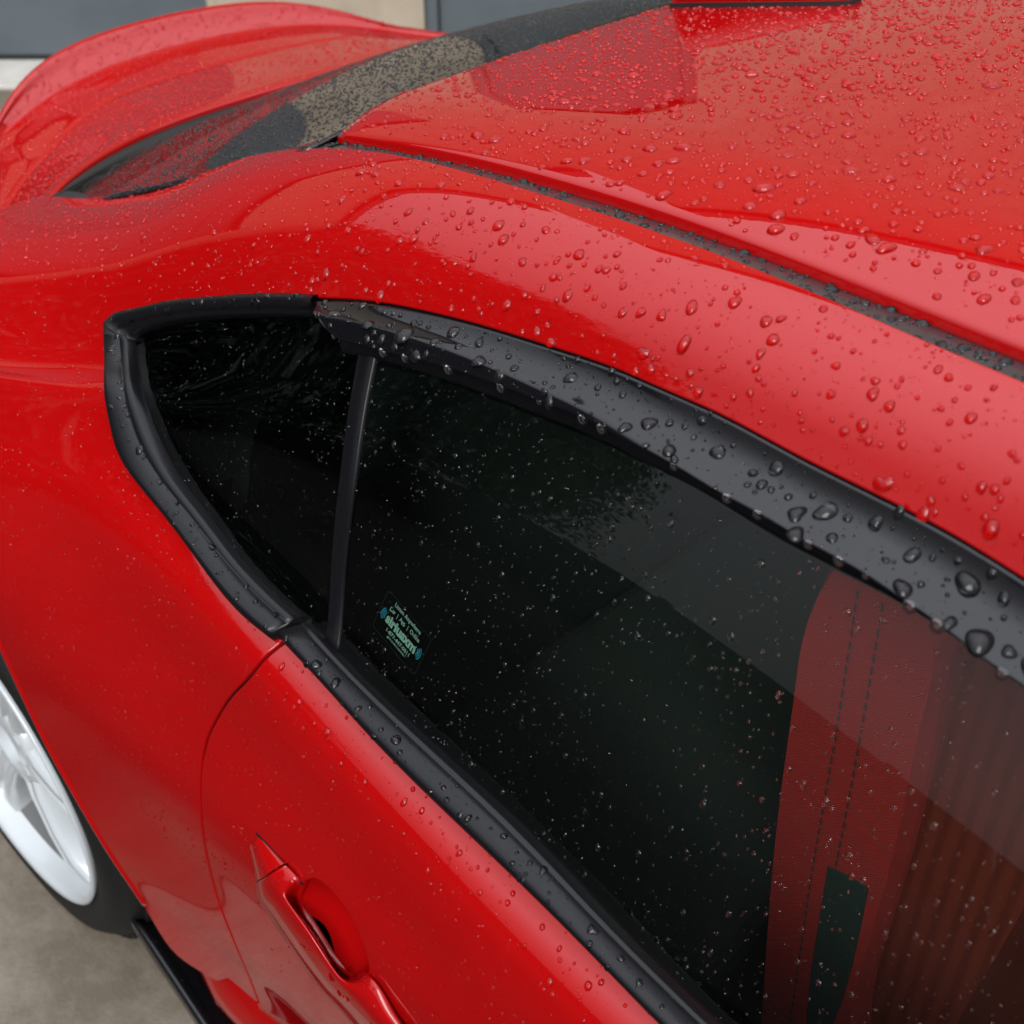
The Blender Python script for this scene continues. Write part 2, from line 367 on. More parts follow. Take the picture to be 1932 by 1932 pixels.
def sub(xv, n): return curve(np.asarray(xv)*[1, WS], n)/[1, WS]
def side_pts(xv, h=0.): xv = np.asarray(xv); return SIDE(xv[:, 0], xv[:, 1])+SIDE_N(xv[:, 0], xv[:, 1])*h
def side_nrm(xv): xv = np.asarray(xv); return SIDE_N(xv[:, 0], xv[:, 1])
def round_prof(w_in=.12, h_top=.010, h0=-.006, k=7):
    """pillow-shaped section"""
    return [(0, h0)]+[(.5-.5*math.cos(math.pi*i/k), h0+(h_top-h0)*math.sin(math.pi*min(max(i/k, .0), 1.))**.55) for i in range(1, k)]+[(1, h0)]

# ================================================================== ground and garage behind
def add_ground():
    V = []; n = 25; L = 60.
    for i in range(n):
        for j in range(n): V.append((-L+2*L*i/(n-1)+2, -L+2*L*j/(n-1), 0))
    o = mesh_obj('ground', V, orient(V, grid_faces(n, n), (0, 0, 1)), 'ground'); tag(o, kind='structure')
add_ground()
M['asphalt'] = rough_wall('dark_asphalt', (.006, .006, .006), (.013, .013, .013), 5, 220, .5, .9); M['asphalt'].node_tree.nodes['Principled BSDF'].inputs['Specular IOR Level'].default_value = .15
_t = M['asphalt'].node_tree; _b = _t.nodes['Principled BSDF']; _old = _b.inputs['Base Color'].links[0].from_socket      # unseen concrete-to-asphalt fade, coloured in to soften its reflection in the door
_tc = N(_t, 'ShaderNodeTexCoord'); _sx = N(_t, 'ShaderNodeSeparateXYZ'); _nz = N(_t, 'ShaderNodeTexNoise'); _ad = N(_t, 'ShaderNodeMath', operation='MULTIPLY_ADD'); _mr = N(_t, 'ShaderNodeMapRange'); _mx = N(_t, 'ShaderNodeMix', data_type='RGBA')
_nz.inputs['Scale'].default_value = 3.5; _nz.inputs['Detail'].default_value = 8; _ad.inputs[1].default_value = .35; _mr.interpolation_type = 'SMOOTHSTEP'; _mr.inputs[1].default_value = 1.05; _mr.inputs[2].default_value = 1.42
_t.links.new(_tc.outputs['Object'], _sx.inputs[0]); _t.links.new(_tc.outputs['Object'], _nz.inputs['Vector']); _t.links.new(_nz.outputs['Fac'], _ad.inputs[0]); _t.links.new(_sx.outputs['Y'], _ad.inputs[2]); _t.links.new(_ad.outputs[0], _mr.inputs[0])
_t.links.new(_mr.outputs[0], _mx.inputs[0]); _mx.inputs[6].default_value = (.115, .097, .073, 1); _t.links.new(_old, _mx.inputs[7]); _t.links.new(_mx.outputs[2], _b.inputs['Base Color'])
V = [(-45, .97, .004), (60, .97, .004), (60, 55, .004), (-45, 55, .004)]; tag(mesh_obj('asphalt', V, [(0, 1, 2, 3)], 'asphalt', smooth=False), kind='structure')
AZ = np.array([math.cos(YAW), math.sin(YAW), 0]); AR = np.array([R_[0], R_[1], 0]); FD = 5.45
FO = np.array([CAM[0], CAM[1], 0])+AZ*FD           # foot of the facade below the view axis
BH = 6.0
def facade_box(name, l0, l1, z0_, z1_, d0, d1, mtl, parent, bev=.004):
    """box on the facade: l along the wall, d depth away from the car (negative = proud)"""
    V = [FO+AR*l+AZ*d+np.array([0, 0, z]) for l in (l0, l1) for d in (d0, d1) for z in (z0_, z1_)]
    _, F = box_vf(0, 1, 0, 1, 0, 1); c = np.mean(V, 0); F2 = []
    for f in F:
        a, b_, cc = V[f[0]], V[f[1]], V[f[2]]
        F2.append(f if np.cross(b_-a, cc-a) @ (np.mean([V[i] for i in f], 0)-c) > 0 else tuple(reversed(f)))
    o = mesh_obj(name, V, F2, mtl, parent, smooth=False)
    if bev: bevel(o, bev, 2)
    return o
gb = empty('garage_building'); tag(gb, 'beige stucco garage building with slate grey doors behind the red car', 'building')
GD0, GD1, EN0, EN1, DH, EH = -6.6, -1.289, -.372, .585, 2.75, 2.25
BL = 4.5; LW = -1.25      # lower wing with the roller doors, taller block with the entry door
facade_box('wall', -30, GD1, DH, BL, 0, .3, 'stucco', gb)
BAYS = [(GD0, GD1), (-12.8, -7.5), (-19.0, -13.7), (-25.2, -19.9)]
for (a_, b_), nx_ in zip(BAYS, [x[1] for x in BAYS[1:]]+[-30]): facade_box('wall', nx_, a_, 0, DH-.001, 0, .3, 'stucco', gb)
facade_box('wall', GD1, LW, 0, BL, 0, .3, 'stucco', gb); facade_box('wall', LW, EN0, 0, BH, 0, .3, 'stucco', gb)
facade_box('wall', EN0, EN1, EH, BH, 0, .3, 'stucco', gb)
facade_box('wall', EN1, 13, 0, BH, 0, .3, 'stucco', gb)
facade_box('roof_edge', LW-.1, 13.1, BH, BH+.22, -.12, .4, 'fascia', gb); facade_box('roof_edge', -30.1, LW-.1, BL, BL+.2, -.12, .4, 'fascia', gb)
for GD0, GD1 in BAYS:
    facade_box('door_sill', GD0, GD1-.004, -.05, .012, -.28, .1, 'sill', gb)
    gd = empty('garage_door', parent=gb)
    zz = .03
    while zz < DH:
        facade_box('door_panel', GD0+.004, GD1-.004, zz, min(zz+.46, DH)-.008, .10, .14, 'slate', gd, .005); zz += .46
    facade_box('door_seal', GD0+.004, GD1-.004, .012, .032, .095, .15, 'rubber', gd, 0)
    facade_box('door_backing', GD0+.004, GD1-.004, .014, DH, .15, .17, 'gap', gd, 0)
GD0, GD1 = BAYS[0]
ed = empty('entry_door', parent=gb)
facade_box('door_frame', EN0+.002, EN0+.055, 0, EH-.004, .03, .13, 'slate', ed)
facade_box('door_frame', EN1-.055, EN1-.002, 0, EH-.004, .03, .13, 'slate', ed)
facade_box('door_leaf', EN0+.062, EN1-.062, .01, EH-.06, .07, .12, 'slate', ed)
facade_box('door_backing', EN0+.055, EN1-.055, 0, EH-.004, .14, .16, 'gap', ed, 0)

# ================================================================== the car
car = empty('sports_car'); tag(car, 'red two-door sports coupe with white wheels covered in raindrops', 'car')
# ---- outlines read from the photograph, laid on the side surface
GAP = on_side([(530, 1207), (492, 1240), (440, 1300), (403, 1355), (385, 1395), (375, 1450), (374, 1500), (380, 1570), (392, 1635), (410, 1700), (435, 1765), (462, 1830), (500, 1932)], n=60)
ARCH = on_side([(-34, 1150), (0, 1222), (89, 1409), (162, 1538), (232, 1650), (281, 1725), (326, 1794), (370, 1828), (408, 1850)], n=40)
WTOP = on_side([(204, 600), (235, 586), (314, 570), (392, 561), (490, 555), (596, 558), (673, 561), (787, 579), (901, 607), (1052, 653), (1166, 692), (1253, 730), (1353, 774), (1504, 854), (1655, 929), (1807, 1009), (1931, 1086)], n=90)
QLOW = on_side([(200, 612), (203, 650), (210, 731), (231, 841), (259, 896), (314, 966), (377, 1053), (471, 1170), (520, 1208)], n=50)
BELT = on_side([(536, 1207), (627, 1303), (700, 1384), (829, 1513), (951, 1627), (1072, 1744), (1194, 1870), (1234, 1912)], n=40)
def extend_x(xv, x_end, n):
    """carry a longitudinal curve on beyond the frame"""
    a, b_ = xv[-8], xv[-1]; s = (b_[1]-a[1])/(b_[0]-a[0]); xs = np.linspace(b_[0], x_end, n+1)[1:]
    return np.vstack([xv, np.stack([xs, b_[1]+s*(xs-b_[0])*.35], 1)])
WTOPx = extend_x(WTOP, .86, 14); BELTx = extend_x(BELT, .86, 14)
WC = np.array([2.63, .805, .325])
def v_of_z(x, z):
    lo, hi = 3.0, NV
    for _ in range(40):
        m_ = .5*(lo+hi)
        if SIDE(x, m_)[2] > z: lo = m_
        else: hi = m_
    return .5*(lo+hi)
a_first = SIDE(*ARCH[0]); r0 = math.hypot(a_first[0]-WC[0], a_first[2]-WC[2]); th0 = math.atan2(a_first[2]-WC[2], a_first[0]-WC[0])
arc = []
for th in np.linspace(th0, R(12), 26)[1:]:
    rr = r0+(.37-r0)*min(1, (th0-th)/.9); x = WC[0]+rr*math.cos(th); z = WC[2]+rr*math.sin(th); arc.append((x, v_of_z(x, z)))
arc = np.array(arc)
top_edge = np.stack([np.linspace(.86, 2.685, 60), np.full(60, .0)], 1)
SHUT = on_side([(93, 374), (60, 374), (30, 384), (0, 397), (-60, 425), (-140, 470)], n=20)
shut = np.vstack([SHUT, [[3.12, 2.2]]])
QP = np.vstack([top_edge, shut, [[3.12, 6.0]], [[3.10, arc[-1][1]]], arc[::-1], ARCH, [[ARCH[-1][0]-.03, 8.9], [1.90, 8.9], [1.93, 8.2]], GAP[::-1], QLOW[::-1], WTOPx])
print('arch pts', SIDE(ARCH[:, 0], ARCH[:, 1])[::6].round(3).tolist())
panel('quarter_panel', QP, [], 'red', car, sp=.012, rain='quarter')
al = sub(ARCH[:28], 60); ao = side_pts(al); an_ = side_nrm(al); at_ = unit(np.gradient(ao, axis=0)); aq = unit(np.cross(at_, an_)); aq = aq*np.sign((aq[:, 0]).mean())
strip('arch_lip', ao+aq*.002, ao-aq*.010, an_, [(0, -.02), (0, -.003), (.12, .0005), (.35, .0022), (.6, .0020), (.85, .0008), (1, -.001)], 'red', car)
# ---- door skin with the handle recess cut out
CUP = on_side([(573, 1660), (590, 1655), (616, 1669), (642, 1699), (667, 1737), (687, 1784), (697, 1830), (690, 1846), (662, 1846), (626, 1812), (590, 1755), (565, 1713), (562, 1680)], n=48)[:-1]
dg = GAP+[-.0062, 0]
DP = np.vstack([dg, [[dg[-1][0]-.004, 8.9]], [[.86, 8.9]], BELTx[::-1]+[0, -.02]])
door = panel('door', DP, [CUP], 'red', car, sp=.012, rain='door')
# cup behind the handle
cc = CUP.mean(0)
_c2 = CUP*[1, WS]; _w, _e = np.linalg.eigh(np.cov((_c2-_c2.mean(0)).T)); _pr = (_c2-_c2.mean(0)) @ _e; _mid = (_pr.max(0)+_pr.min(0))/2; _half = (_pr.max(0)-_pr.min(0))/2
def cup_disp(x, v):
    q = ((np.stack([x, v*WS], -1)-_c2.mean(0)) @ _e-_mid)/_half; rho = np.clip((q**2).sum(-1), 0, 1); return -.024*(1-rho)**.75-.001
panel('handle_recess', CUP, [], 'red', door, sp=.003, hem=0, disp=cup_disp, edge=.004)
# dark backing behind shut lines
bk = np.vstack([GAP[:58]+[.012, 0], GAP[:58][::-1]+[-.016, 0]])
panel('shut_line_seal', bk, [], 'gap', car, sp=.01, h=-.0046, hem=0)

# ---- roof
def roof_edges(x):
    ye = spl([(.8, .548), (1.3, .562), (1.5, .552), (1.75, .535), (2.0, .512), (2.15, .497), (2.3, .48)], x)
    ze = spl([(.8, 1.268), (1.2, 1.288), (1.5, 1.2895), (1.7, 1.289), (1.84, 1.280), (2.0, 1.2605), (2.15, 1.2335), (2.3, 1.20)], x)
    zc = spl([(.8, 1.300), (1.2, 1.325), (1.5, 1.325), (1.75, 1.312), (1.93, 1.291), (2.14, 1.255), (2.3, 1.215)], x)
    return ye, ze, zc
def ROOF(x, t_):
    x, t_ = np.broadcast_arrays(np.asarray(x, float), np.asarray(t_, float)); sh = x.shape; x = x.ravel(); t_ = t_.ravel()
    ye, ze, zc = roof_edges(x); a = np.abs(t_); ro = np.clip((a-.80)/.20, 0, None)
    z = zc-(zc-ze-.016)*a**2.0-.016*ro**2.4
    return np.stack([x, ye*t_, z], -1).reshape(sh+(3,))
ts = np.sort(np.r_[np.linspace(-.8, .8, 41), np.linspace(.81, 1, 22), -np.linspace(.81, 1, 22)])
nA = 90; V = []
for i in range(nA):
    a = i/(nA-1); xr = 2.168-.035*np.abs(ts)**2.2; x = .9+(xr-.9)*a
    P = ROOF(x, ts)
    if i == nA-1: P[:, 2] -= .0025
    V.append(P)
V.append(V[-1]+np.array([.0012, 0, -.004])); V.append(V[-1]+np.array([0, 0, -.008]))
V = np.array(V)
dn = np.array([0, 1, 0])
Lft = V[:, :1]+np.array([0, -.0016, -.0028]); Rgt = V[:, -1:]+np.array([0, .0016, -.0028])
V = np.concatenate([Lft+np.array([0, .0, -.010]), Lft, V, Rgt, Rgt+np.array([0, 0, -.010])], 1)
n_, m_ = V.shape[:2]; Vf = V.reshape(-1, 3)
F = orient(Vf, grid_faces(n_, m_), (0, 0, 1)); mesh_obj('roof_panel', Vf, F, 'red', car)
Vr = V[:nA, 3:-3]; keep('roof', Vr.reshape(-1, 3), orient(Vr.reshape(-1, 3), grid_faces(*Vr.shape[:2]), (0, 0, 1)))
# roof ditch mouldings: charcoal strip between roof and side rail
xs = np.linspace(.9, 2.17, 80)
for sgn in (1, -1):
    ye, ze, zc = roof_edges(xs); A = np.stack([xs, (ye+.0005)*sgn, ze-.0085], -1)
    B = SIDE(xs, 0*xs); B = B+np.array([0, .002, -.0045]); B[:, 1] *= sgn
    strip('roof_moulding', A, B, np.tile([0, .12*sgn, .99], (len(xs), 1)), [(-.02, -.01), (0, 0), (.25, .0012), (.5, .0016), (.75, .0012), (1.0, 0), (1.03, -.01)], 'mould', car, rain='mould' if sgn > 0 else None, rainrows=(1, 5))

# ---- rear window
_rx = np.linspace(2.12, 2.9, 40); RGC = np.polyfit(_rx, basis(XS, _rx) @ z0, 3)
def RG(a, t_):
    x0_ = 2.167-.035*np.abs(t_)**2.2; x1_ = 2.858-.173*np.abs(t_)**3.0; x = x0_*(1-a)+x1_*a; sh = x.shape
    ze_ = np.polyval(RGC, x)-.003
    return np.stack([x, .535*t_, ze_+(1-t_**2)*(.030-.010*a+.20*a*(1-a))-.014*np.clip((a-.6)/.4, 0, 1)**2], -1)
aa, tt = np.meshgrid(np.linspace(0, 1, 50), np.linspace(-1, 1, 70), indexing='ij')
V = RG(aa, tt).reshape(-1, 3); F = orient(V, grid_faces(50, 70), (0, 0, 1)); rw = mesh_obj('rear_window', V, F, 'privacy', car); keep('rearglass', V, F)
md = rw.modifiers.new('thick', 'SOLIDIFY'); md.thickness = .004; md.offset = -1
# black enamel border round the rear window
def band(name, a0, a1, t0, t1, lift=.0012, n=40, m_=8):
    A2, T2 = np.meshgrid(np.linspace(a0, a1, n), np.linspace(t0, t1, m_), indexing='ij'); P = RG(A2, T2); P[..., 2] -= lift+.004
    Vb = P.reshape(-1, 3); return mesh_obj(name, Vb, orient(Vb, grid_faces(n, m_), (0, 0, 1)), 'frit', rw)
band('enamel_border', 0, 1, .82, 1); band('enamel_border', 0, 1, -1, -.82); band('enamel_border', 0, .13, -.819, .819, n=8, m_=40); band('enamel_border', .9, 1, -.819, .819, n=8, m_=40)

# ---- boot lid with ducktail
SL_, XL_ = .60, 3.215           # the ducktail's top is one inclined sheet
def on_lip(q): v = ray(q); k_ = (1.055-SL_*(XL_-CAM[0])-CAM[2])/(v[2]-SL_*v[0]); return CAM+v*k_
def lip_fit(px, z, kx):
    p = np.array([on_lip(q) if z is None else atz(q, z) for q in px]); y_ = np.abs(p[:, 1]); A = np.stack([y_**k for k in kx], 1); c = np.linalg.lstsq(A, p[:, 0], rcond=None)[0]
    print('lip', p.round(3).tolist())
    return lambda y: sum(c_*np.abs(y)**k for c_, k in zip(c, kx))
lip_out = lip_fit([(10, 270), (60, 170), (120, 95), (190, 55), (300, 30), (480, 0), (660, 0)], None, (0, 2, 4))
lip_in = lip_fit([(15, 265), (84, 210), (165, 163), (280, 107), (338, 85), (400, 65), (500, 40), (653, 29)], None, (0, 2, 4))
crease = lip_fit([(0, 325), (150, 215), (325, 145), (390, 125), (500, 100)], 1.010, (0, 2, 4))
yy = np.linspace(-.56, .56, 97); V = []; tn = yy/.5
x1 = np.maximum(2.852-.173*np.abs(yy/.535)**3.0, 2.700); xo = np.maximum(lip_out(yy), x1+.05); xi = np.minimum(np.maximum(lip_in(yy), x1+.03), xo-.02); xc = np.minimum(np.maximum(crease(yy), x1+.012), xi-.012)
lo_z = .985-.15*np.clip(np.abs(yy)-.42, 0, 1); smax = lambda a, b_: np.logaddexp(a*90, b_*90)/90; zo, zi = smax(1.055-SL_*(XL_-xo), lo_z-.004), smax(1.055-SL_*(XL_-xi), lo_z-.010); d2 = .012*np.clip((np.abs(yy)-.46)/.10, 0, 1)**2; zf = 1.0215-d2; zc = np.minimum(1.0115-d2, zi+.002)
secs = [(x1-.001, zf-.013), (x1, zf-.002), (x1+.003, zf), (x1+.5*(xc-x1), .5*(zf+zc)+.001), (xc, zc), (xc+.5*(xi-xc), .5*(zc+zi)-.002), (xi-.005, zi-.003), (xi+.005, zi+.001), (xi+.5*(xo-xi), .5*(zi+zo)+.001),
        (xo-.006, zo), (xo-.0015, zo-.0004), (xo, zo-.003), (xo-.003, zo-.012), (xo-.015, zo-.055), (xo-.03, .80+0*yy), (xo-.02, .62+0*yy)]
sk = np.array([0, .12, .2, .95, 1.6, 2.1, 2.45, 2.65, 3.2, 3.85, 3.95, 4.03, 4.15, 4.6, 6, 7])
sq = np.unique(np.r_[sk, np.linspace(0, 7, 140)])
Bs = basis(sk, sq); PX = Bs @ np.array([s[0] for s in secs]); PZ = Bs @ np.array([s[1] for s in secs])
# scoring line pressed into the boot lid
PZ -= .0020*np.exp(-((sq-1.6)/.03)**2)[:, None]
V = np.stack([PX, np.broadcast_to(yy*(1-.0*PX), PX.shape), PZ], -1); n_, m_ = V.shape[:2]; Vf = V.reshape(-1, 3)
F = orient(Vf, grid_faces(n_, m_), (0, 0, 1)); mesh_obj('boot_lid', Vf, F, 'red', car)
ia, ib = np.searchsorted(sq, .2), np.searchsorted(sq, 3.9); keep('boot', V[ia:ib].reshape(-1, 3), orient(V[ia:ib].reshape(-1, 3), grid_faces(ib-ia, m_), (0, 0, 1)))
# rubber seal between rear window and rear pillar
xs = np.linspace(2.12, 2.70, 40)
for sgn in (1, -1):
    A = SIDE(xs, 0*xs)+np.array([0, .004, -.004]); B = A+np.array([0, -.040, .0]); B[:, 2] += .002; A[:, 1] *= sgn; B[:, 1] *= sgn
    strip('window_seal', A, B, np.tile([0, .2*sgn, .98], (40, 1)), [(0, -.02), (0, 0), (.3, .002), (.7, .001), (1, -.004), (1, -.03)], 'rubber', car)

bs_y = np.linspace(-.52, .52, 60); bs_x = np.maximum(2.852-.173*np.abs(bs_y/.535)**3.0, 2.700)
A = np.stack([bs_x-.022, bs_y, np.polyval(RGC, bs_x-.022)+.004], -1); B = np.stack([bs_x+.003, bs_y, 1.0150+0*bs_y-.012*np.clip((np.abs(bs_y)-.46)/.10, 0, 1)**2], -1)
strip('boot_gap_shade', A, B, np.tile([-.3, 0, .95], (60, 1)), [(0, -.03), (0, -.004), (.4, .0), (1, 0), (1, -.05)], 'rubber', car)  # black strip painting the recess shadow ahead of the boot lid
# ---- antenna fin
fin = empty('antenna_fin', parent=car)
xf, xr_ = 1.930, 2.138; V = []; nx = 24
for i in range(nx):
    f_ = i/(nx-1); x = xf+(xr_-xf)*f_; zb = ROOF(x, 0)[2]+.004
    hgt = .012+.052*(f_**1.25)*(1-.12*f_**6); wd = .031*(math.sin(math.pi*min(1, f_*.62+.05)))**.6*(1-.25*f_**4)
    for k in range(17):
        th = math.pi*k/16; V.append((x, wd*math.cos(th)*(1 if abs(math.cos(th)) > .8 else 1), zb+hgt*math.sin(th)**(.75)))
F = orient(V, grid_faces(nx, 17), (0, 0, 1)); F += [tuple(range(17)), tuple(reversed(range((nx-1)*17, nx*17)))]
mesh_obj('fin_shell', V, F, 'red', fin); keep('finrain', V, F[:-2])
V = []
for i in range(nx):
    f_ = i/(nx-1); x = xf-.002+(xr_-xf+.004)*f_; zb = ROOF(x, 0)[2]; wd = .033*(math.sin(math.pi*min(1, f_*.62+.05)))**.6*(1-.25*f_**4)
    V += [(x, wd, zb-.001), (x, wd, zb+.0045), (x, -wd, zb+.0045), (x, -wd, zb-.001)]
F = grid_faces(nx, 4); F += [(0, 1, 2, 3), tuple((nx-1)*4+k for k in (3, 2, 1, 0))]; mesh_obj('fin_gasket', V, orient(V, F, (0, 0, 1)), 'rubber', fin, smooth=False)

# ---- side glass
GH = -.009
DG = np.vstack([on_side([(690, 640), (800, 640), (1000, 700), (1300, 820), (1600, 980), (1931, 1180)], GH), [[.95, 1.25]], [[.95, 3.3]],
                on_side([(1340, 1960), (1100, 1730), (900, 1515), (720, 1340), (640, 1262), (618, 1230), (640, 1000), (665, 800)], GH)])
DG[6][1] = 1.2
dglass = panel('door_window', DG, [], 'glass', car, sp=.02, h=GH, hem=.004, rain='glass')
QG = on_side([(225, 605), (320, 590), (450, 578), (600, 580), (700, 640), (680, 780), (655, 930), (635, 1090), (625, 1215), (560, 1185), (455, 1075), (360, 960), (290, 860), (250, 760), (230, 660)], GH)
qg = panel('quarter_window', QG, [], 'privacy', car, sp=.02, h=GH, hem=.004, rain='qglass')
# black enamel border behind the quarter window, open only in the rear part
OPEN = on_side([(285, 700), (320, 655), (430, 640), (520, 660), (500, 760), (470, 860), (462, 950), (445, 975), (380, 905), (325, 820)], GH-.006, n=40)[:-1]
panel('enamel_border', QG, [OPEN], 'frit', qg, sp=.02, h=GH-.007, hem=0)
# sloping cover strip between the two panes
Lp = on_side([(676, 640), (653, 770), (635, 908), (620, 1064), (608, 1212)], GH+.004, 24); Rp = on_side([(710, 645), (684, 778), (663, 927), (645, 1084), (633, 1240)], GH+.004, 24)
nrm = side_nrm((Lp+Rp)/2)
strip('pillar_cover', side_pts(Lp, GH), side_pts(Rp, GH), nrm, [(0, 0), (.03, .0018), (.08, .0024), (.92, .0024), (.97, .0018), (1, 0)], 'trim', car, rain='pillar', rainrows=(1, 4))
# quarter window surround: upper and lower strips
n1 = 50
o_ = sub(QLOW, n1); i_ = on_side([(240, 632), (246, 675), (255, 731), (275, 802), (322, 892), (377, 963), (455, 1061), (562, 1166)], 0., n1)
Pq = [(-.05, -.012), (-.04, .001), (.0, .006), (.07, .0105), (.17, .0128), (.28, .0128), (.50, .0100), (.70, .0066), (.715, .0052), (.74, .0056), (.90, .0040), (.97, .002), (1.0, -.010)]
strip('window_surround', side_pts(o_), side_pts(i_), side_nrm((o_+i_)/2), Pq, 'trim', car, rain='trim', rainrows=(4, 8), hs=np.clip(.45+np.arange(n1)/16, 0, 1))
k = 30; o_ = on_side([(200, 608), (212, 596), (235, 586), (314, 569), (392, 560), (490, 554), (600, 557)], 0., k); i_ = on_side([(239, 642), (248, 632), (266, 622), (314, 610), (392, 600), (510, 596), (600, 600)], 0., k)
strip('window_surround', side_pts(o_), side_pts(i_), side_nrm((o_+i_)/2), [(-.04, -.012), (-.03, 0), (.06, .0045), (.2, .0068), (.42, .0066), (.62, .0050), (.64, .0030), (.80, .0022), (.95, -.001), (1, -.012)], 'trim', car, rain='trim', rainrows=(1, 6))
# belt weatherstrip on the door
lo_ = BELTx; up_ = extend_x(on_side([(576, 1178), (627, 1234), (732, 1340), (829, 1430), (943, 1536), (1032, 1625), (1153, 1752), (1275, 1874), (1318, 1916)], 0., 40), .86, 14)
lo2 = sub(lo_, 60); up2 = sub(up_, 60)
strip('belt_weatherstrip', side_pts(lo2), side_pts(up2), side_nrm((lo2+up2)/2),
      [(-.06, -.012), (-.05, .001), (.0, .0055), (.09, .0105), (.21, .0142), (.34, .0155), (.48, .0148), (.66, .0118), (.82, .0082), (.92, .0058), (.935, .0040), (1.04, .0042), (1.08, .002), (1.10, -.012)], 'trim', car, rain='belt', rainrows=(4, 9))
# upper door frame under the visor
fo = sub(WTOPx[WTOPx[:, 0] < 1.95], 70)
fi = fo+np.stack([0*fo[:, 0], .40+0*fo[:, 0]], 1)
strip('door_frame', side_pts(fo, -.003), side_pts(fi, -.003), side_nrm((fo+fi)/2), [(0, -.012), (.01, 0), (.3, .001), (.8, 0), (.9, -.004), (1, -.02)], 'trim', car)
# smoked rain visor along the window top
VLOW = [(600, 614), (616, 630), (642, 640), (679, 650), (752, 669), (813, 685), (873, 703), (924, 721), (1014, 755), (1128, 802), (1202, 842), (1270, 876), (1346, 922), (1444, 975), (1527, 1024), (1618, 1073), (1705, 1130), (1792, 1190), (1845, 1232), (1931, 1292)]
VH = .020
vl = extend_x(on_side(VLOW, VH, 100), .86, 14); vl = sub(vl, 110)
vu0 = on_side([(596, 569), (673, 571), (787, 589), (901, 617), (1052, 664), (1166, 703), (1253, 741), (1353, 786), (1504, 867), (1655, 943), (1807, 1024), (1931, 1101)], .004, 100)
vu = sub(extend_x(vu0, .86, 14), 110)
fr_ = np.linspace(0, 1, 25); VA, VB, VN = side_pts(vu), side_pts(vl), side_nrm((vu+vl)/2); VV = []; wedge_px = proj(VB)[:, 0]
for i in range(len(VA)):
    wl = np.clip((wedge_px[i]-590)/(1340-590), 0, 1); f_l = .40+.62*wl
    sl_ = np.clip((fr_-.08)/.70, 0, 1); sl_ = sl_*sl_*(3-2*sl_)
    lip = np.clip((fr_-f_l)/.03, 0, 1); sl2 = sl_*(1-lip)+(-.10)*lip
    hh = np.cumsum(sl2)/len(fr_); tot = .0035+.036*hh; tot = tot+(VH-tot[-1])*fr_**1.0*.0; off = VH-tot[-1]
    tot = tot+off*np.clip(fr_/.5, 0, 1)*.6
    sec = [(-.004, -.004)]+list(zip(fr_, tot))+[(1.006, tot[-1]-.0014), (1.0, tot[-1]-.003), (.9, tot[-1]-.005), (.5, .001), (.2, -.001)]
    for f_, h_ in sec: VV.append(VA[i]+(VB[i]-VA[i])*f_+VN[i]*h_)
    if i == 0: m_ = len(sec)
F = orient(VV, grid_faces(len(VA), m_), VN.mean(0)); keep('visor', VV, [f for f in F if all(1 <= (q % m_) <= 25 for q in f)]); F += [tuple(range(m_)), tuple(reversed(range((len(VA)-1)*m_, len(VA)*m_)))]
vis = mesh_obj('rain_visor', VV, F, 'acrylic', car)
VVa = np.array(VV).reshape(len(VA), m_, 3)
VIS_EDGE = VVa[:, 26]

# ---- door handle: bar standing off the door plus the fixed lock cap
K0 = [(484, 1572), (535, 1626), (572, 1668), (573, 1702), (592, 1747), (628, 1804), (660, 1841), (697, 1838), (759, 1929), (805, 1990)]
K1 = [(486, 1580), (529, 1628), (556, 1664), (547, 1692), (567, 1727), (608, 1787), (648, 1845), (692, 1848), (733, 1899), (785, 1968)]
K2 = [(479, 1590), (503, 1646), (519, 1675), (532, 1695), (556, 1732), (594, 1788), (637, 1846), (667, 1877), (709, 1926), (758, 1990)]
dpx = lambda K, a, b_: [(x+a*min(1, .25+k*.4), y+b_*min(1, .25+k*.4)) for k, (x, y) in enumerate(K)]
sc10 = np.array([.2, .78, .92, .97, 1, 1, 1, 1, .96, .92])
KS = [(K0, [.0, .0, -.002, -.010, -.016, -.016, -.008, .0, .0, .0]), (K1, list(.0050*sc10)), (K2, list(.0140*sc10)),
      (dpx(K2, -8, 6), list(.0138*sc10)), (dpx(K2, -20, 13), list(.0125*sc10)), (dpx(K2, -28, 18), list(.0090*sc10)), (dpx(K2, -32, 21), list(.0030*sc10)), (dpx(K2, -34, 22), [-.0022]*10)]
ctrl = []
for K, hs in KS:
    row = []
    for q, h_ in zip(K, hs): uv = on_side([q], h_)[0]; row.append(SIDE(*uv)+SIDE_N(*uv)*h_)
    ctrl.append(row)
ctrl = np.array(ctrl)            # 6 x 10 x 3
cross = np.array([0, .55, 1.15, 1.35, 2.0, 2.6, 3.0, 3.4]); cq = np.unique(np.r_[np.linspace(0, 3.4, 40), .5, .6, 1.1, 1.2])
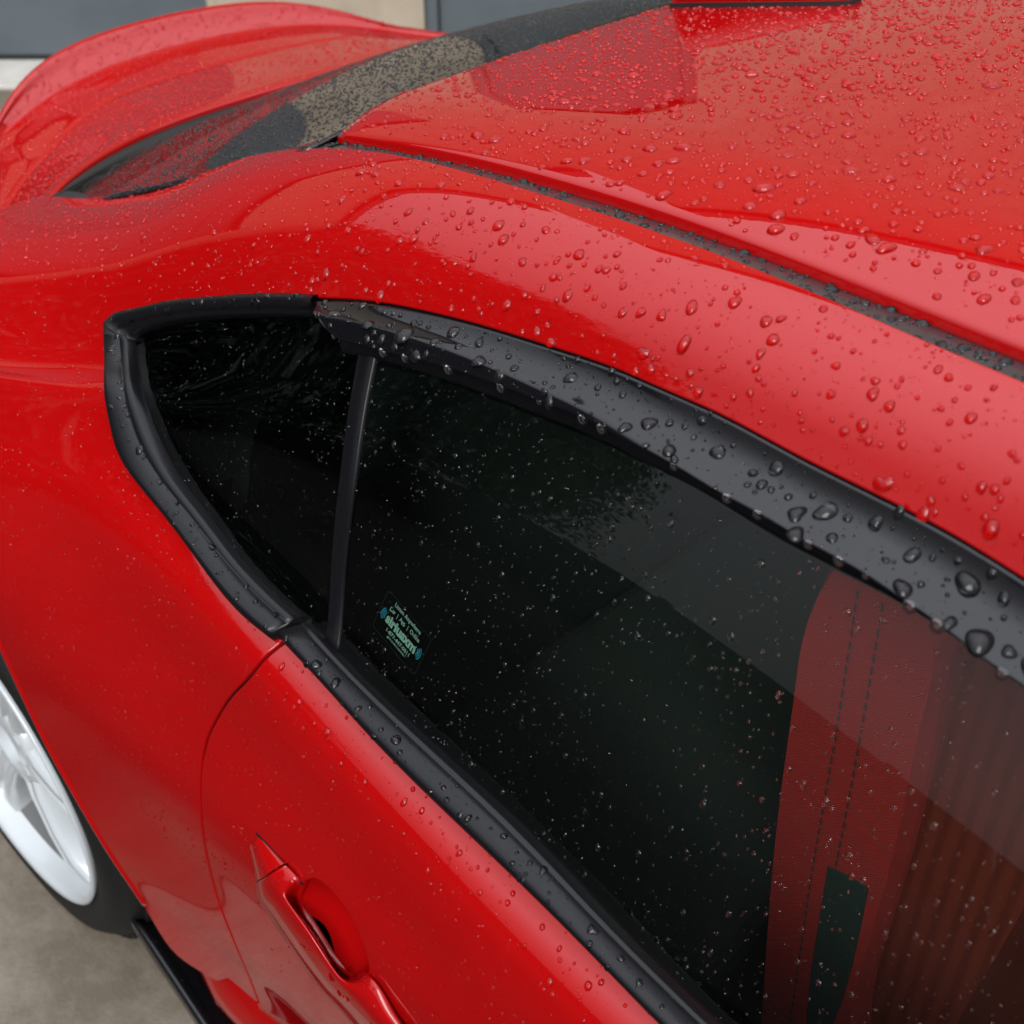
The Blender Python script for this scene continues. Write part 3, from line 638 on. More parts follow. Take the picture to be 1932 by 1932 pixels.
def handle_piece(name, s0_, s1_, parent, c0_=0., c1_=3.4):
    cq = np.linspace(c0_, c1_, 40)
    sq_ = np.linspace(s0_, s1_, 70); Bk = basis(np.arange(10), sq_); Bc = basis(cross, cq)
    P = np.einsum('si,ci k,qc->sqk'.replace(' ', ''), Bk, ctrl.transpose(0, 1, 2), Bc)
    V = P.reshape(-1, 3); F = orient(V, grid_faces(len(sq_), len(cq)), (0, 1, .3)); keep('handle', V, [f for f in F if all((i % len(cq)) < 20 for i in f)])
    n0 = len(V); V = np.vstack([V, P[0]+np.array([0, -.012, 0]), P[-1]+np.array([0, -.012, 0])]); m2 = len(cq)
    for j in range(m2-1): F += [(j, j+1, n0+j+1, n0+j), ((len(sq_)-1)*m2+j+1, (len(sq_)-1)*m2+j, n0+m2+j, n0+m2+j+1)]
    return mesh_obj(name, V, F, 'red', parent)
gk = np.array([SIDE(*on_side([q])[0])+SIDE_N(*on_side([q])[0])*.0008 for q in K0[:3]]); gk2 = np.array([SIDE(*on_side([q])[0])+SIDE_N(*on_side([q])[0])*.0008 for q in K0[7:]])
for gg in (gk, gk2):
    gc = curve(gg, 24); gn = np.tile(SIDE_N(1.8, 4.5), (24, 1)); gd_ = unit(np.cross(np.gradient(gc, axis=0), gn)); strip('handle_gap', gc-gd_*.0011, gc+gd_*.0011, gn, [(0, -.002), (0, 0), (1, 0), (1, -.002)], 'gap', door)
handle_piece('handle_cap', 0, 1.08, door); handle_piece('handle', 1.14, 9, door)

# ---- wheel
wh = empty('wheel', WC, car)
RT = .325; RR = .248
prof = [(RR-.012, -.015), (RR, -.004), (RR+.008, .000), (RR+.03, .006), (RR+.05, .002), (RT-.012, -.012), (RT-.003, -.024), (RT, -.04), (RT, -.12), (RT, -.19), (RT-.006, -.205), (RR+.04, -.222), (RR, -.215)]
V, F = lathe(prof, 96); ty = mesh_obj('tyre', V, [tuple(reversed(f)) for f in F], 'tyre', wh)
# tread blocks across the tyre
for k in range(72):
    a = 2*math.pi*k/72; V = []
    for (dy0, dy1, sk_) in ((-.028, -.075, .25), (-.083, -.13, 0), (-.138, -.186, -.25)):
        pass
tb_V = []; tb_F = []
for k in range(72):
    a = 2*math.pi*k/72; da = 2*math.pi/72*.40
    for (ya, yb, sk_) in ((-.026, -.078, .03), (-.086, -.128, 0.), (-.136, -.190, -.03)):
        b0 = len(tb_V)
        for rr in (RT-.001, RT+.006):
            for (y_, s_) in ((ya, -sk_), (yb, sk_)):
                for q in (-da, da):
                    an = a+q+s_; tb_V.append((rr*math.cos(an), y_, rr*math.sin(an)))
        _, bf = box_vf(0, 1, 0, 1, 0, 1); tb_F += [tuple(b0+i for i in f) for f in bf]
tr = mesh_obj('tread_blocks', tb_V, tb_F, 'tyre', wh, smooth=False); tag(tr, kind='stuff')
prof = [(RR, -.20), (RR-.012, -.19), (RR-.030, -.12), (RR-.034, -.06), (RR-.004, -.032), (RR-.006, -.012), (RR+.001, -.004), (RR+.005, .004), (RR+.001, .007), (RR-.006, .003), (RR-.010, -.006), (RR-.015, -.024), (RR-.019, -.030)]
V, F = lathe(prof[4:][::-1], 96); rim = mesh_obj('rim', V, F, 'white', wh)
V, F = lathe([(RR-.019, -.026), (RR-.030, -.050), (RR-.034, -.10), (RR-.030, -.14), (RR-.012, -.195)], 96); mesh_obj('barrel', V, orient(V, [tuple(reversed(f)) for f in F], (0, 0, 1)), 'barrel_shade', rim)  # barrel coloured dark for the shade seen between the spokes
for k in range(6):
    a = 2*math.pi*k/6+R(-62); c, s = math.cos(a), math.sin(a); V = []; tx = np.array([-s, 0, c]); rd = np.array([c, 0, s])
    for r_, wd, yo, th in ((.045, .032, -.022, .04), (.09, .022, -.015, .042), (.15, .019, -.012, .042), (.20, .023, -.013, .038), (.228, .034, -.018, .03), (.243, .046, -.024, .02)):
        for (q, y_) in ((-wd*1.05, -th), (-wd, -.010), (-wd*.80, -.002), (-wd*.42, 0), (-wd*.30, -.006), (wd*.30, -.006), (wd*.42, 0), (wd*.80, -.002), (wd, -.010), (wd*1.05, -th)): V.append(rd*r_+tx*q+np.array([0, yo+y_, 0]))
    F = orient(V, grid_faces(6, 10), (0, 1, 0)); mesh_obj('spoke', V, F, 'white', rim)
V, F = lathe([(.075, -.07), (.075, -.026), (.068, -.020), (.035, -.018), (.033, -.030), (.0, -.030)], 40); mesh_obj('hub', V, orient(V, F, (0, 1, 0)), 'white', rim)
for k in range(5):
    a = 2*math.pi*k/5; V, F = lathe([(.0, -.018), (.008, -.018), (.0095, -.022), (.0095, -.04)], 6); V = [(x+.052*math.cos(a), y, z+.052*math.sin(a)) for x, y, z in V]; mesh_obj('lug_nut', V, orient(V, F, (0, 1, 0)), 'white', rim, smooth=False)
V, F = lathe([(.05, -.11), (.150, -.11), (.152, -.114), (.152, -.128), (.15, -.132), (.05, -.132)], 64); mesh_obj('brake_disc', V, orient(V, F, (0, 1, 0)), 'brake', wh)
V, F = lathe([(.05, -.20), (RR-.03, -.20)], 48); mesh_obj('wheel_back', V, F, 'gap', wh)  # dark disc standing in for the shade behind the spokes
# wheel arch liner
V, F = lathe([(.34, -.005), (.375, -.03), (.385, -.12), (.385, -.28), (.05, -.30)], 64); V = [(x+WC[0], y+WC[1]-.03, z+WC[2]+.02) for x, y, z in V if True]
mesh_obj('arch_liner', V, F, 'gap', car)

# ---- sill: red side skirt and black blade under it
xs = np.linspace(.9, 2.185, 50)
sk_t = np.clip((2.185-xs)/.08, 0, 1)
V = []
for i, x in enumerate(xs):
    g = sk_t[i]
    V += [(x, .775, .385), (x, .786+.006*g, .374), (x, .790+.010*g, .350), (x, .792+.016*g, .315), (x, .791+.018*g, .288), (x, .788+.014*g, .262), (x, .772+.008*g, .222), (x, .74, .20)]
F = orient(V, grid_faces(50, 8), (0, 1, 0)); mesh_obj('side_skirt', V, F, 'red', car)
bx = [2.335, 2.328, 2.30, 2.24, 2.15, 2.0, 1.5, .9]
V = []
for x in np.r_[2.338, 2.336, 2.330, np.linspace(2.315, .9, 40)]:
    g = min(1, max(0, (2.34-x)/.03))**.5; yo = .795+.030*min(1, (2.34-x)/.25); yi = yo-.012-(.10*min(1, (2.34-x)/.16)) if x > 2.0 else .70
    yi = max(yi, .70); hh = .007*g
    V += [(x, yi, .200), (x, yo-.016*g, .2005), (x, yo-.010*g, .206+hh), (x, yo-.004*g, .2075+hh), (x, yo, .203+hh*.4), (x, yo, .195-hh), (x, yo-.01*g, .188), (x, yi, .188)]
F = grid_faces(43, 8, True); F += [tuple(range(8)), tuple(reversed(range(42*8, 43*8)))]; mesh_obj('sill_blade', V, orient(V, F, (0, 0, 1)), 'gloss', car); keep('blade', V, [f for f in orient(V, grid_faces(43, 8), (0, 0, 1))])
V, F = box_vf(.9, 2.2, -.69, .69, .17, .30); mesh_obj('floor_pan', V, F, 'gap', car, smooth=False)
V, F = box_vf(2.2, 3.1, -.55, .55, .22, .45); mesh_obj('rear_floor', V, F, 'gap', car, smooth=False)

# ---- far side of the car (mirror of the near side skin)
for src in ('quarter_panel', 'door', 'quarter_window', 'door_window', 'pillar_cover'):
    s = bpy.data.objects[src]; c = s.copy(); COL.objects.link(c); c.scale = (1, -1, 1); c.parent = car
# ---- cabin
def trim_panel(name, poly, holes, h): 
    o = panel(name, poly, holes, 'cabin', car, sp=.03, h=h, hem=0, edge=.02); c = o.copy(); COL.objects.link(c); c.scale = (1, -1, 1); c.parent = car
trim_panel('cabin_side_trim', np.vstack([[[.9, .1]], [[2.65, .1]], [[2.75, 6.0]], [[2.0, 6.0]], QLOW[::-1]+[0, .15], WTOP[:-10]+[0, -.05], [[.9, .95]]]), [], -.035)
trim_panel('door_card', np.vstack([[[1.93, 3.35]], [[1.93, 7.8]], [[.9, 7.8]], [[.9, 3.3]]]), [], -.045)
xs = np.linspace(.95, 2.14, 30); V = []
for x in xs:
    for t_ in np.linspace(-1, 1, 20): p = ROOF(x, t_); V.append((p[0], p[1], p[2]-.03))
mesh_obj('headliner', V, orient(V, grid_faces(30, 20), (0, 0, -1)), 'cabin', car)
V, F = box_vf(2.16, 2.86, -.66, .66, .90, .93); mesh_obj('parcel_shelf', V, F, 'cabin', car, smooth=False)
V, F = box_vf(2.06, 2.16, -.66, .66, .45, .95); bevel(mesh_obj('rear_seat_back', V, F, 'cabin', car, smooth=False), .03, 3)
V, F = box_vf(1.62, 2.06, -.66, .66, .36, .56); bevel(mesh_obj('rear_seat_base', V, F, 'cabin', car, smooth=False), .03, 3)
V, F = box_vf(.86, .98, -.72, .72, .30, .92); bevel(mesh_obj('dashboard', V, F, 'cabin', car, smooth=False), .03, 3)
V = [(.98, -.55, 1.27), (.98, .55, 1.27), (.86, .66, .92), (.86, -.66, .92)]; mesh_obj('windscreen', V, [(0, 1, 2, 3)], 'privacy', car)
# bucket seats
def seat(yc, red):
    s = empty('bucket_seat', (1.42, yc, .30), car)
    out = [(.128, .26), (.146, .45), (.156, .60), (.160, .70), (.155, .80), (.12, .86), (.075, .82), (.062, .74), (.058, .66), (.055, .50), (.045, .34), (.04, .26)]
    def slab(name, y0_, y1_, poly, mtl, par, inset=.012):
        poly = np.array(poly); n = len(poly); c = poly.mean(0); V = []
        for (y_, k_) in ((y0_, .93), (y0_+.25*(y1_-y0_), 1.), (y0_+.75*(y1_-y0_), 1.), (y1_, .93)):
            for p in c+(poly-c)*k_: V.append((p[0], y_, p[1]))
        F = []
        for r_ in range(3):
            for i in range(n): F.append((r_*n+i, r_*n+(i+1) % n, (r_+1)*n+(i+1) % n, (r_+1)*n+i))
        F += [tuple(range(n)), tuple(reversed(range(3*n, 4*n)))]
        return mesh_obj(name, V, F, mtl, par, smooth=False)
    pl = curve(np.array(out+[out[0]]), 60)[:-1]
    w1 = slab('side_bolster', .155, .235, pl, 'seat', s); w2 = slab('side_bolster', -.235, -.155, pl, 'seat', s)
    mid = [(.12, .0), (.13, .45), (.125, .80), (.08, .86), (.00, .80), (-.035, .66), (-.02, .45), (-.03, .2), (-.03, 0)]
    slab('back_cushion', -.205, .205, curve(np.array(mid+[mid[0]]), 40)[:-1], 'insert', s)
    base = [(.10, .0), (.10, .14), (-.10, .16), (-.42, .20), (-.46, .12), (-.40, .0)]
    slab('seat_cushion', -.22, .22, base, 'seat', s)
    # harness slot: dark slab just proud of the bolster, painting a hole's shade
    sl_ = [(.104, .548), (.095, .550), (.085, .552), (.075, .553), (.068, .553), (.0655, .50), (.064, .45), (.064, .40), (.067, .36), (.072, .33), (.079, .318), (.086, .325), (.091, .35), (.095, .39), (.098, .43), (.100, .47), (.102, .51)]
    slab('harness_slot', .20, .2362, sl_, 'slot', s)
    for off in (.0, .018):
        pts = curve(np.array([(.125-off, .80), (.118-off, .66), (.112-off, .50), (.104-off, .36), (.10-off, .27)]), 150); V = []; F = []
        for i, p in enumerate(pts[:-1]):
            if i % 3 == 2: continue
            q = pts[i+1]; b0 = len(V)
            for (pp, hx) in ((p, -.0007), (p, .0007), (q, .0007), (q, -.0007)): V.append((pp[0]+hx, .2368, pp[1]))
            F.append((b0, b0+1, b0+2, b0+3))
        st = mesh_obj('seam', V, F, 'stitch', s, smooth=False); tag(st, kind='stuff')
    return s
seat(.335, True); seat(-.335, True)

# ---- sticker inside the door window
sxv = on_side([(747, 1197)], GH)[0]; s0 = SIDE(*sxv)+SIDE_N(*sxv)*(GH-.0052); sn = SIDE_N(*sxv)
e1 = SIDE(sxv[0]-.01, sxv[1])-SIDE(sxv[0]+.01, sxv[1]); e1 = unit(e1); 
vd = unit(SIDE(sxv[0], sxv[1]-.05)-SIDE(sxv[0], sxv[1]+.05)); 
# reading direction follows the belt line: rotate a little in the pane
ang = R(-9); b1 = e1; b2 = unit(vd-e1*(vd@e1)); e1 = b1*math.cos(ang)+b2*math.sin(ang); e2 = -b1*math.sin(ang)+b2*math.cos(ang)
stk = empty('window_sticker', (0, 0, 0), car)
def to_pane(x, y, lift=0): x, y = x*.80, y*.80; return s0+e1*x+e2*y+sn*lift
def text(body, size, cx, cy, mtl, bold=0., width=None):
    cu = bpy.data.curves.new('t', 'FONT'); cu.body = body; cu.size = size; cu.align_x = 'CENTER'; cu.offset = bold; cu.resolution_u = 3
    ob = bpy.data.objects.new('t', cu); COL.objects.link(ob); bpy.context.view_layer.update()
    me = bpy.data.meshes.new_from_object(ob.evaluated_get(bpy.context.evaluated_depsgraph_get()))
    co = np.array([tuple(v.co) for v in me.vertices]); fs = [tuple(p.vertices) for p in me.polygons]
    sx = 1. if width is None else width/max(1e-6, co[:, 0].max()-co[:, 0].min())
    V = [to_pane(cx+p[0]*sx, cy+p[1]) for p in co]
    bpy.data.objects.remove(ob); bpy.data.curves.remove(cu); bpy.data.meshes.remove(me)
    return mesh_obj('lettering', V, orient(V, fs, sn), mtl, stk, smooth=False)
W = .052
text('Listen Anywhere', .0068, .000, .0165, 'ink', .00012, .040); text('Car  |  App  |  Online', .0068, -.0005, .0085, 'ink', .00012, .046)
text('siriusxm', .0150, 0, -.0055, 'ink', .0007, .046)
text('1-877-447-0011', .0062, .001, -.0135, 'ink', .0001, .036); text('SIRIUSXM.COM/FREE', .0030, .001, -.0178, 'ink', .00002, .026)
for sg in (-1, 1):
    for rr in (.0045, .0068, .0091):
        V = []
        for k in range(13):
            a = R(-48+96*k/12)
            for r_ in (rr-.0007, rr+.0007): V.append(to_pane(sg*(.0215+r_*math.cos(a)), -.0005-.0*sg+r_*math.sin(a)))
        mesh_obj('wave_mark', V, orient(V, grid_faces(13, 2), sn), 'inkblue', stk, smooth=False)
V = []
cor = []
for (cx, cy, a0) in ((.030, .020, 0), (-.030, .020, 90), (-.030, -.019, 180), (.030, -.019, 270)):
    for k in range(7): a = R(a0+15*k); cor.append((cx+.004*math.cos(a), cy+.004*math.sin(a)))
for x, y in cor: V += [to_pane(x, y), to_pane(x*1.008, y*1.012)]
nn = len(cor); F = [(2*i, 2*i+1, 2*((i+1) % nn)+1, 2*((i+1) % nn)) for i in range(nn)]; mesh_obj('sticker_edge', V, orient(V, F, sn), 'inkclear', stk, smooth=False)

# ================================================================== what the paint and glass mirror on the near side
def tree(x, y, hgt, rad, seed, label):
    g = np.random.default_rng(seed); t0 = empty('tree', (x, y, 0)); tag(t0, label, 'tree', 'trees mirrored in the side of the car')
    V = []
    for k in range(9):
        f_ = k/8; rr = (.16-.11*f_); z = hgt*.72*f_; ox, oy = .12*math.sin(3*f_+seed), .1*math.cos(2.3*f_+seed)
        for j in range(10): a = 2*math.pi*j/10; V.append((ox+rr*math.cos(a), oy+rr*math.sin(a), z))
    F = grid_faces(9, 10, True)
    for k in range(7):
        a = g.uniform(0, 6.28); zb = hgt*g.uniform(.3, .65); L_ = rad*g.uniform(.5, .9); b0 = len(V); dr = np.array([math.cos(a), math.sin(a), g.uniform(.4, .9)])
        for q in (0, .5, 1):
            for j in range(5): aa_ = 2*math.pi*j/5; rr = .05*(1-.8*q); V.append(tuple(np.array([0, 0, zb])+dr*L_*q+np.array([rr*math.cos(aa_), rr*math.sin(aa_), 0])))
        F += [tuple(b0+i for i in f) for f in grid_faces(3, 5, True)]
    mesh_obj('trunk', V, F, 'bark', t0)
    n = 26000; cl = g.normal(size=(90, 3)); cl = unit(cl)*(g.random((90, 1))**.45)*np.array([rad, rad, hgt*.42])+np.array([0, 0, hgt*.56])
    c = cl[g.integers(0, 90, n)]+g.normal(size=(n, 3))*rad*.20; a = unit(g.normal(size=(n, 3))); b_ = unit(np.cross(a, g.normal(size=(n, 3)))); sz = g.uniform(.07, .15, (n, 1))
    V = np.stack([c-a*sz, c+b_*sz*.5, c+a*sz, c-b_*sz*.5], 1).reshape(-1, 3); F = [(4*i, 4*i+1, 4*i+2, 4*i+3) for i in range(n)]
    mesh_obj('crown', V, F, 'leaf', t0, smooth=False)
for i, (az_, dd_, hh_, rr_) in enumerate(((19, 10.5, 5.6, 2.0), (27, 12.5, 7.0, 2.4), (34, 15, 8.0, 2.9), (41, 19, 9.0, 3.2), (48, 24, 8.4, 3.2))):
    tree(CAM[0]+dd_*math.cos(R(az_)), CAM[1]+dd_*math.sin(R(az_)), hh_, rr_, 11+i, 'dark leafy tree reflected in the side glass and paint of the red car')
fc = empty('board_fence', (0, 7.6, 0)); tag(fc, 'low dark board fence reflected in the door window of the red car', 'fence')
for k in range(34):
    x = -14+k*.80; V, F = box_vf(x, x+.785, 0, .04, 0, 1.22); mesh_obj('board', V, F, 'fascia', fc, smooth=False)
for k in range(12):
    x = -14+k*2.4; V, F = box_vf(x-.06, x+.06, .04, .16, 0, 1.28); mesh_obj('post', V, F, 'fascia', fc, smooth=False)

# ================================================================== rain
DROPS = []     # (surface, centre, normal, radius, elongation, contact angle)
def rain_on(name, key, dens, med, sg, cmax, beta, keep_fn=None, cap=None, spread=1.0):
    T = np.concatenate(SAMPLES[key]); ar = .5*np.linalg.norm(np.cross(T[:, 1]-T[:, 0], T[:, 2]-T[:, 0]), axis=1)
    c = T.mean(1); ok = (c[:, 0] > 1.28) & (c[:, 1] > -.62)
    q = proj(c); ok &= (q[:, 0] > -120) & (q[:, 0] < S+120) & (q[:, 1] > -120) & (q[:, 1] < S+120)
    if keep_fn is not None: ok &= keep_fn(c)
    T, ar = T[ok], ar[ok]
    if not len(ar): return
    n = int(dens*ar.sum()); n = min(n, cap) if cap else n
    i = rng.choice(len(T), n, p=ar/ar.sum()); u = rng.random((n, 2)); f_ = u.sum(1) > 1; u[f_] = 1-u[f_]
    P = T[i, 0]+u[:, :1]*(T[i, 1]-T[i, 0])+u[:, 1:]*(T[i, 2]-T[i, 0]); nn_ = unit(np.cross(T[i, 1]-T[i, 0], T[i, 2]-T[i, 0]))
    r_ = np.minimum(np.exp(rng.normal(math.log(med), sg, n)), cmax)
    for k in range(n): DROPS.append((name, P[k], nn_[k], r_[k], beta))
mm = .001
up = lambda lo, hi=9: (lambda c: (c[:, 2] > lo) & (c[:, 2] <= hi))
# roof: round beads, a few large, many fine; finer and denser towards the rear edge
fr = lambda c: c[:, 0] < 1.98
bk_ = lambda c: c[:, 0] >= 1.98
rain_on('roof', 'roof', 9000, 1.75*mm, .42, 5.0*mm, 86, fr); rain_on('roof', 'roof', 420, 3.9*mm, .25, 6.5*mm, 78, fr); rain_on('roof', 'roof', 14000, .55*mm, .35, 1.2*mm, 76, fr)
rain_on('roof', 'roof', 5200, 1.7*mm, .32, 4*mm, 84, bk_); rain_on('roof', 'roof', 12000, .8*mm, .30, 1.6*mm, 76, bk_)
rail = lambda c: (c[:, 2] > 1.17) | ((c[:, 2] > 1.02) & (c[:, 1] < .64))
low = lambda c: ~rail(c)
rain_on('rail', 'quarter', 8500, 1.5*mm, .48, 4.2*mm, 84, lambda c: rail(c) & (c[:, 0] < 2.05)); rain_on('rail', 'quarter', 26000, .38*mm, .45, 1.2*mm, 76, lambda c: rail(c) & (c[:, 0] < 2.05))
rain_on('rail', 'quarter', 6000, 1.15*mm, .40, 3*mm, 74, lambda c: rail(c) & (c[:, 0] >= 2.05)); rain_on('rail', 'quarter', 16000, .5*mm, .35, 1*mm, 62, lambda c: rail(c) & (c[:, 0] >= 2.05))
rain_on('quarter panel', 'quarter', 9000, .75*mm, .40, 1.7*mm, 64, lambda c: low(c) & (c[:, 2] > .60)); rain_on('quarter panel', 'quarter', 900, 1.25*mm, .3, 2.2*mm, 66, lambda c: low(c) & (c[:, 2] > .75))
rain_on('quarter panel', 'quarter', 350, .7*mm, .4, 1.6*mm, 45, lambda c: low(c) & (c[:, 2] <= .60))
sh = lambda c: (c[:, 2] > spl([(.8, .83), (1.53, .862), (1.69, .876), (1.92, .912), (2.1, .93)], c[:, 0]))
rain_on('door', 'door', 9500, 1.05*mm, .45, 2.8*mm, 78, sh); rain_on('door', 'door', 9000, .4*mm, .4, .9*mm, 55, sh)
rain_on('door', 'door', 9000, .82*mm, .42, 1.9*mm, 64, lambda c: ~sh(c) & (c[:, 2] > .66)); rain_on('door', 'door', 900, .7*mm, .4, 1.6*mm, 45, lambda c: ~sh(c) & (c[:, 2] <= .66))
rain_on('handle', 'handle', 7000, .9*mm, .55, 4*mm, 60); rain_on('handle', 'handle', 250, 3.0*mm, .25, 4*mm, 60)
rain_on('moulding', 'mould', 13000, 1.7*mm, .45, 4*mm, 78); rain_on('moulding', 'mould', 26000, .45*mm, .4, 1*mm, 60)
rain_on('visor', 'visor', 9000, 1.8*mm, .50, 5*mm, 80); rain_on('visor', 'visor', 700, 4.4*mm, .3, 7.0*mm, 74); rain_on('visor', 'visor', 24000, .45*mm, .45, 1.1*mm, 68)
rain_on('window trim', 'belt', 8500, 1.9*mm, .45, 4.2*mm, 66); rain_on('window trim', 'belt', 22000, .45*mm, .4, 1*mm, 45)
rain_on('window trim', 'trim', 9000, 1.5*mm, .5, 4*mm, 62); rain_on('window trim', 'trim', 15000, .4*mm, .4, 1*mm, 45)
rain_on('window trim', 'pillar', 7000, .6*mm, .4, 1.3*mm, 45)
rain_on('side glass', 'glass', 9000, .85*mm, .42, 2.4*mm, 62); rain_on('side glass', 'glass', 13000, .36*mm, .4, .8*mm, 60)
rain_on('side glass', 'qglass', 20000, .55*mm, .4, 1.2*mm, 60)
rain_on('rear window', 'rearglass', 24000, 1.15*mm, .32, 2.8*mm, 66)
rain_on('boot lid', 'boot', 14000, 1.4*mm, .38, 3*mm, 72)
rain_on('antenna fin', 'finrain', 9000, 1.2*mm, .35, 2.4*mm, 60); rain_on('sill blade', 'blade', 3000, 1.2*mm, .4, 2.5*mm, 50)
# largest first; smaller ones that would overlap an accepted bead are dropped
DROPS.sort(key=lambda d_: -d_[3])
cell = {}; kept = []; G = .012
for d_ in DROPS:
    p, r_ = d_[1], d_[3]; ck = tuple((p//G).astype(int)); bad = False
    for i in (-1, 0, 1):
        for j in (-1, 0, 1):
            for k in (-1, 0, 1):
                for (p2, r2) in cell.get((ck[0]+i, ck[1]+j, ck[2]+k), ()):
                    if (p[0]-p2[0])**2+(p[1]-p2[1])**2+(p[2]-p2[2])**2 < ((r_+r2)*1.08)**2: bad = True; break
                if bad: break
            if bad: break
        if bad: break
    if not bad: kept.append(d_); cell.setdefault(ck, []).append((p, r_))
print('drops', len(DROPS), len(kept))
def drop_mesh(c, n, r_, beta, seg, rings):
    """beads as spherical caps with an uneven outline, sagging downhill; arrays in, (verts, faces) out"""
    K = len(r_); g = np.array([0, 0, -1.])-n*(n @ np.array([0, 0, -1.]))[:, None]; sl_ = np.linalg.norm(g, axis=1)
    alt = unit(np.cross(n, [[1., 0, 0]])); t1 = np.where(sl_[:, None] > 1e-3, g/np.maximum(sl_, 1e-6)[:, None], alt)
    wob = rng.uniform(-.5, .5, K)*(1.3-sl_); t2 = np.cross(n, t1); t1, t2 = t1*np.cos(wob)[:, None]+t2*np.sin(wob)[:, None], t2*np.cos(wob)[:, None]-t1*np.sin(wob)[:, None]
    big = np.clip((r_-.0008)/.003, 0, 1); el = 1+(.10+.45*sl_*rng.random(K))*(.4+big)*rng.uniform(.2, 1.2, K)
    th = np.linspace(0, 2*np.pi, seg, endpoint=False)
    out = 1+(.05+.06*big)[:, None]*rng.normal(size=(K, 1))*np.cos(2*th+rng.uniform(0, 6.3, (K, 1)))+(.02+.05*big)[:, None]*rng.normal(size=(K, 1))*np.cos(3*th+rng.uniform(0, 6.3, (K, 1)))
    bt = np.radians(beta)*(1-.22*big)*rng.uniform(.88, 1.1, K); V = []
    for q in range(rings):
        ph = bt*(1-q/rings); rad = np.sin(ph)/np.sin(bt); h_ = (np.cos(ph)-np.cos(bt))/np.sin(bt)
        blend = 1-(q/rings)*.5; o2 = 1+(out-1)*blend
        sag = (.20*sl_*big*(q/rings))[:, None]
        x = (rad*el)[:, None]*o2*np.cos(th)+sag; y = rad[:, None]*o2*np.sin(th)
        P = c[:, None]+r_[:, None, None]*(x[..., None]*t1[:, None]+y[..., None]*t2[:, None]+(h_[:, None, None]-(.04 if q == 0 else 0))*n[:, None])
        V.append(P)
    top = c+r_[:, None]*(t1*(.20*sl_*big)[:, None]+n*((1-np.cos(bt))/np.sin(bt))[:, None])
    V = np.concatenate([np.stack(V, 1).reshape(K, rings*seg, 3), top[:, None]], 1); m_ = rings*seg+1
    F = []
    for q in range(rings-1):
        for j in range(seg): F.append((q*seg+j, q*seg+(j+1) % seg, (q+1)*seg+(j+1) % seg, (q+1)*seg+j))
    Fq = np.array(F, int).reshape(-1, 4); Ft = np.array([((rings-1)*seg+j, (rings-1)*seg+(j+1) % seg, m_-1) for j in range(seg)])
    # bed of the bead: the coloured surface under the water, where no air film mirrors the sky
    cap = c[:, None]+r_[:, None, None]*.955*((el[:, None]*out*np.cos(th))[..., None]*t1[:, None]+(out*np.sin(th))[..., None]*t2[:, None])+(n*(.03*r_+.00004)[:, None])[:, None]
    return np.concatenate([V, cap], 1), Fq, Ft, m_+seg, seg
BED = {'roof': 1, 'rail': 1, 'quarter panel': 1, 'door': 1, 'handle': 1, 'boot lid': 1, 'antenna fin': 1, 'visor': 2, 'moulding': 2, 'window trim': 2, 'sill blade': 2, 'rear window': 0, 'side glass': 0}
def np_mesh(name, parts):
    """one mesh from blocks of (verts K,m,3 ; quads ; tris)"""
    vs, li, ls, mi = [], [], [], []; off = 0
    for (V, Fq, Ft, m_, seg), bed in parts:
        bed = np.asarray(bed); K = len(V); vs.append(V.reshape(-1, 3)); o2 = off+np.arange(K)[:, None, None]*m_
        if len(Fq): a = (Fq[None]+o2).reshape(-1, 4); li.append(a.ravel()); ls.append(np.full(len(a), 4)); mi.append(np.zeros(len(a)))
        a = (Ft[None]+o2).reshape(-1, 3); li.append(a.ravel()); ls.append(np.full(len(a), 3)); mi.append(np.zeros(len(a)))
        kb = np.nonzero(bed)[0]; a = (m_-seg+np.arange(seg))[None]+off+kb[:, None]*m_; li.append(a.ravel()); ls.append(np.full(len(a), seg)); mi.append(bed[kb]); off += K*m_
    vs = np.concatenate(vs); li = np.concatenate(li); ls = np.concatenate(ls); me = bpy.data.meshes.new(name)
    me.vertices.add(len(vs)); me.vertices.foreach_set('co', vs.astype(np.float32).ravel()); me.loops.add(len(li)); me.loops.foreach_set('vertex_index', li.astype(np.int32))
    me.polygons.add(len(ls)); me.polygons.foreach_set('loop_start', np.r_[0, np.cumsum(ls)[:-1]].astype(np.int32)); me.polygons.foreach_set('loop_total', ls.astype(np.int32))
    me.polygons.foreach_set('use_smooth', np.ones(len(ls), bool)); me.update(calc_edges=True); me.polygons.foreach_set('material_index', np.concatenate(mi).astype(np.int32))
    for k_ in ('water', 'bedred', 'bedblack'): me.materials.append(M[k_])
    return me
sizes = []
for d_ in kept:
    q = proj(d_[1]); inside = 10 < q[0] < S-10 and 10 < q[1] < S-10 and (CAM-d_[1]) @ d_[2] > 0
    sizes.append(d_[3]/np.linalg.norm(d_[1]-CAM) if inside else 0)
order = np.argsort(-np.array(sizes)); single = set(order[:276].tolist())
WORDS = {'roof': 'round raindrop standing on the red roof', 'rail': 'raindrop standing on the red roof rail', 'visor': 'dark glossy raindrop lying on the smoked rain visor',
         'moulding': 'dark raindrop lying in the charcoal roof moulding', 'window trim': 'raindrop lying on the black window trim', 'handle': 'raindrop standing on the red door handle',
         'door': 'raindrop standing on the red door skin', 'quarter panel': 'raindrop standing on the red quarter panel', 'side glass': 'clear raindrop stuck on the side window glass', 'rear window': 'raindrop on the dark rear window',
         'boot lid': 'raindrop standing on the red boot lid', 'antenna fin': 'raindrop standing on the red antenna fin', 'sill blade': 'raindrop lying on the black sill blade'}
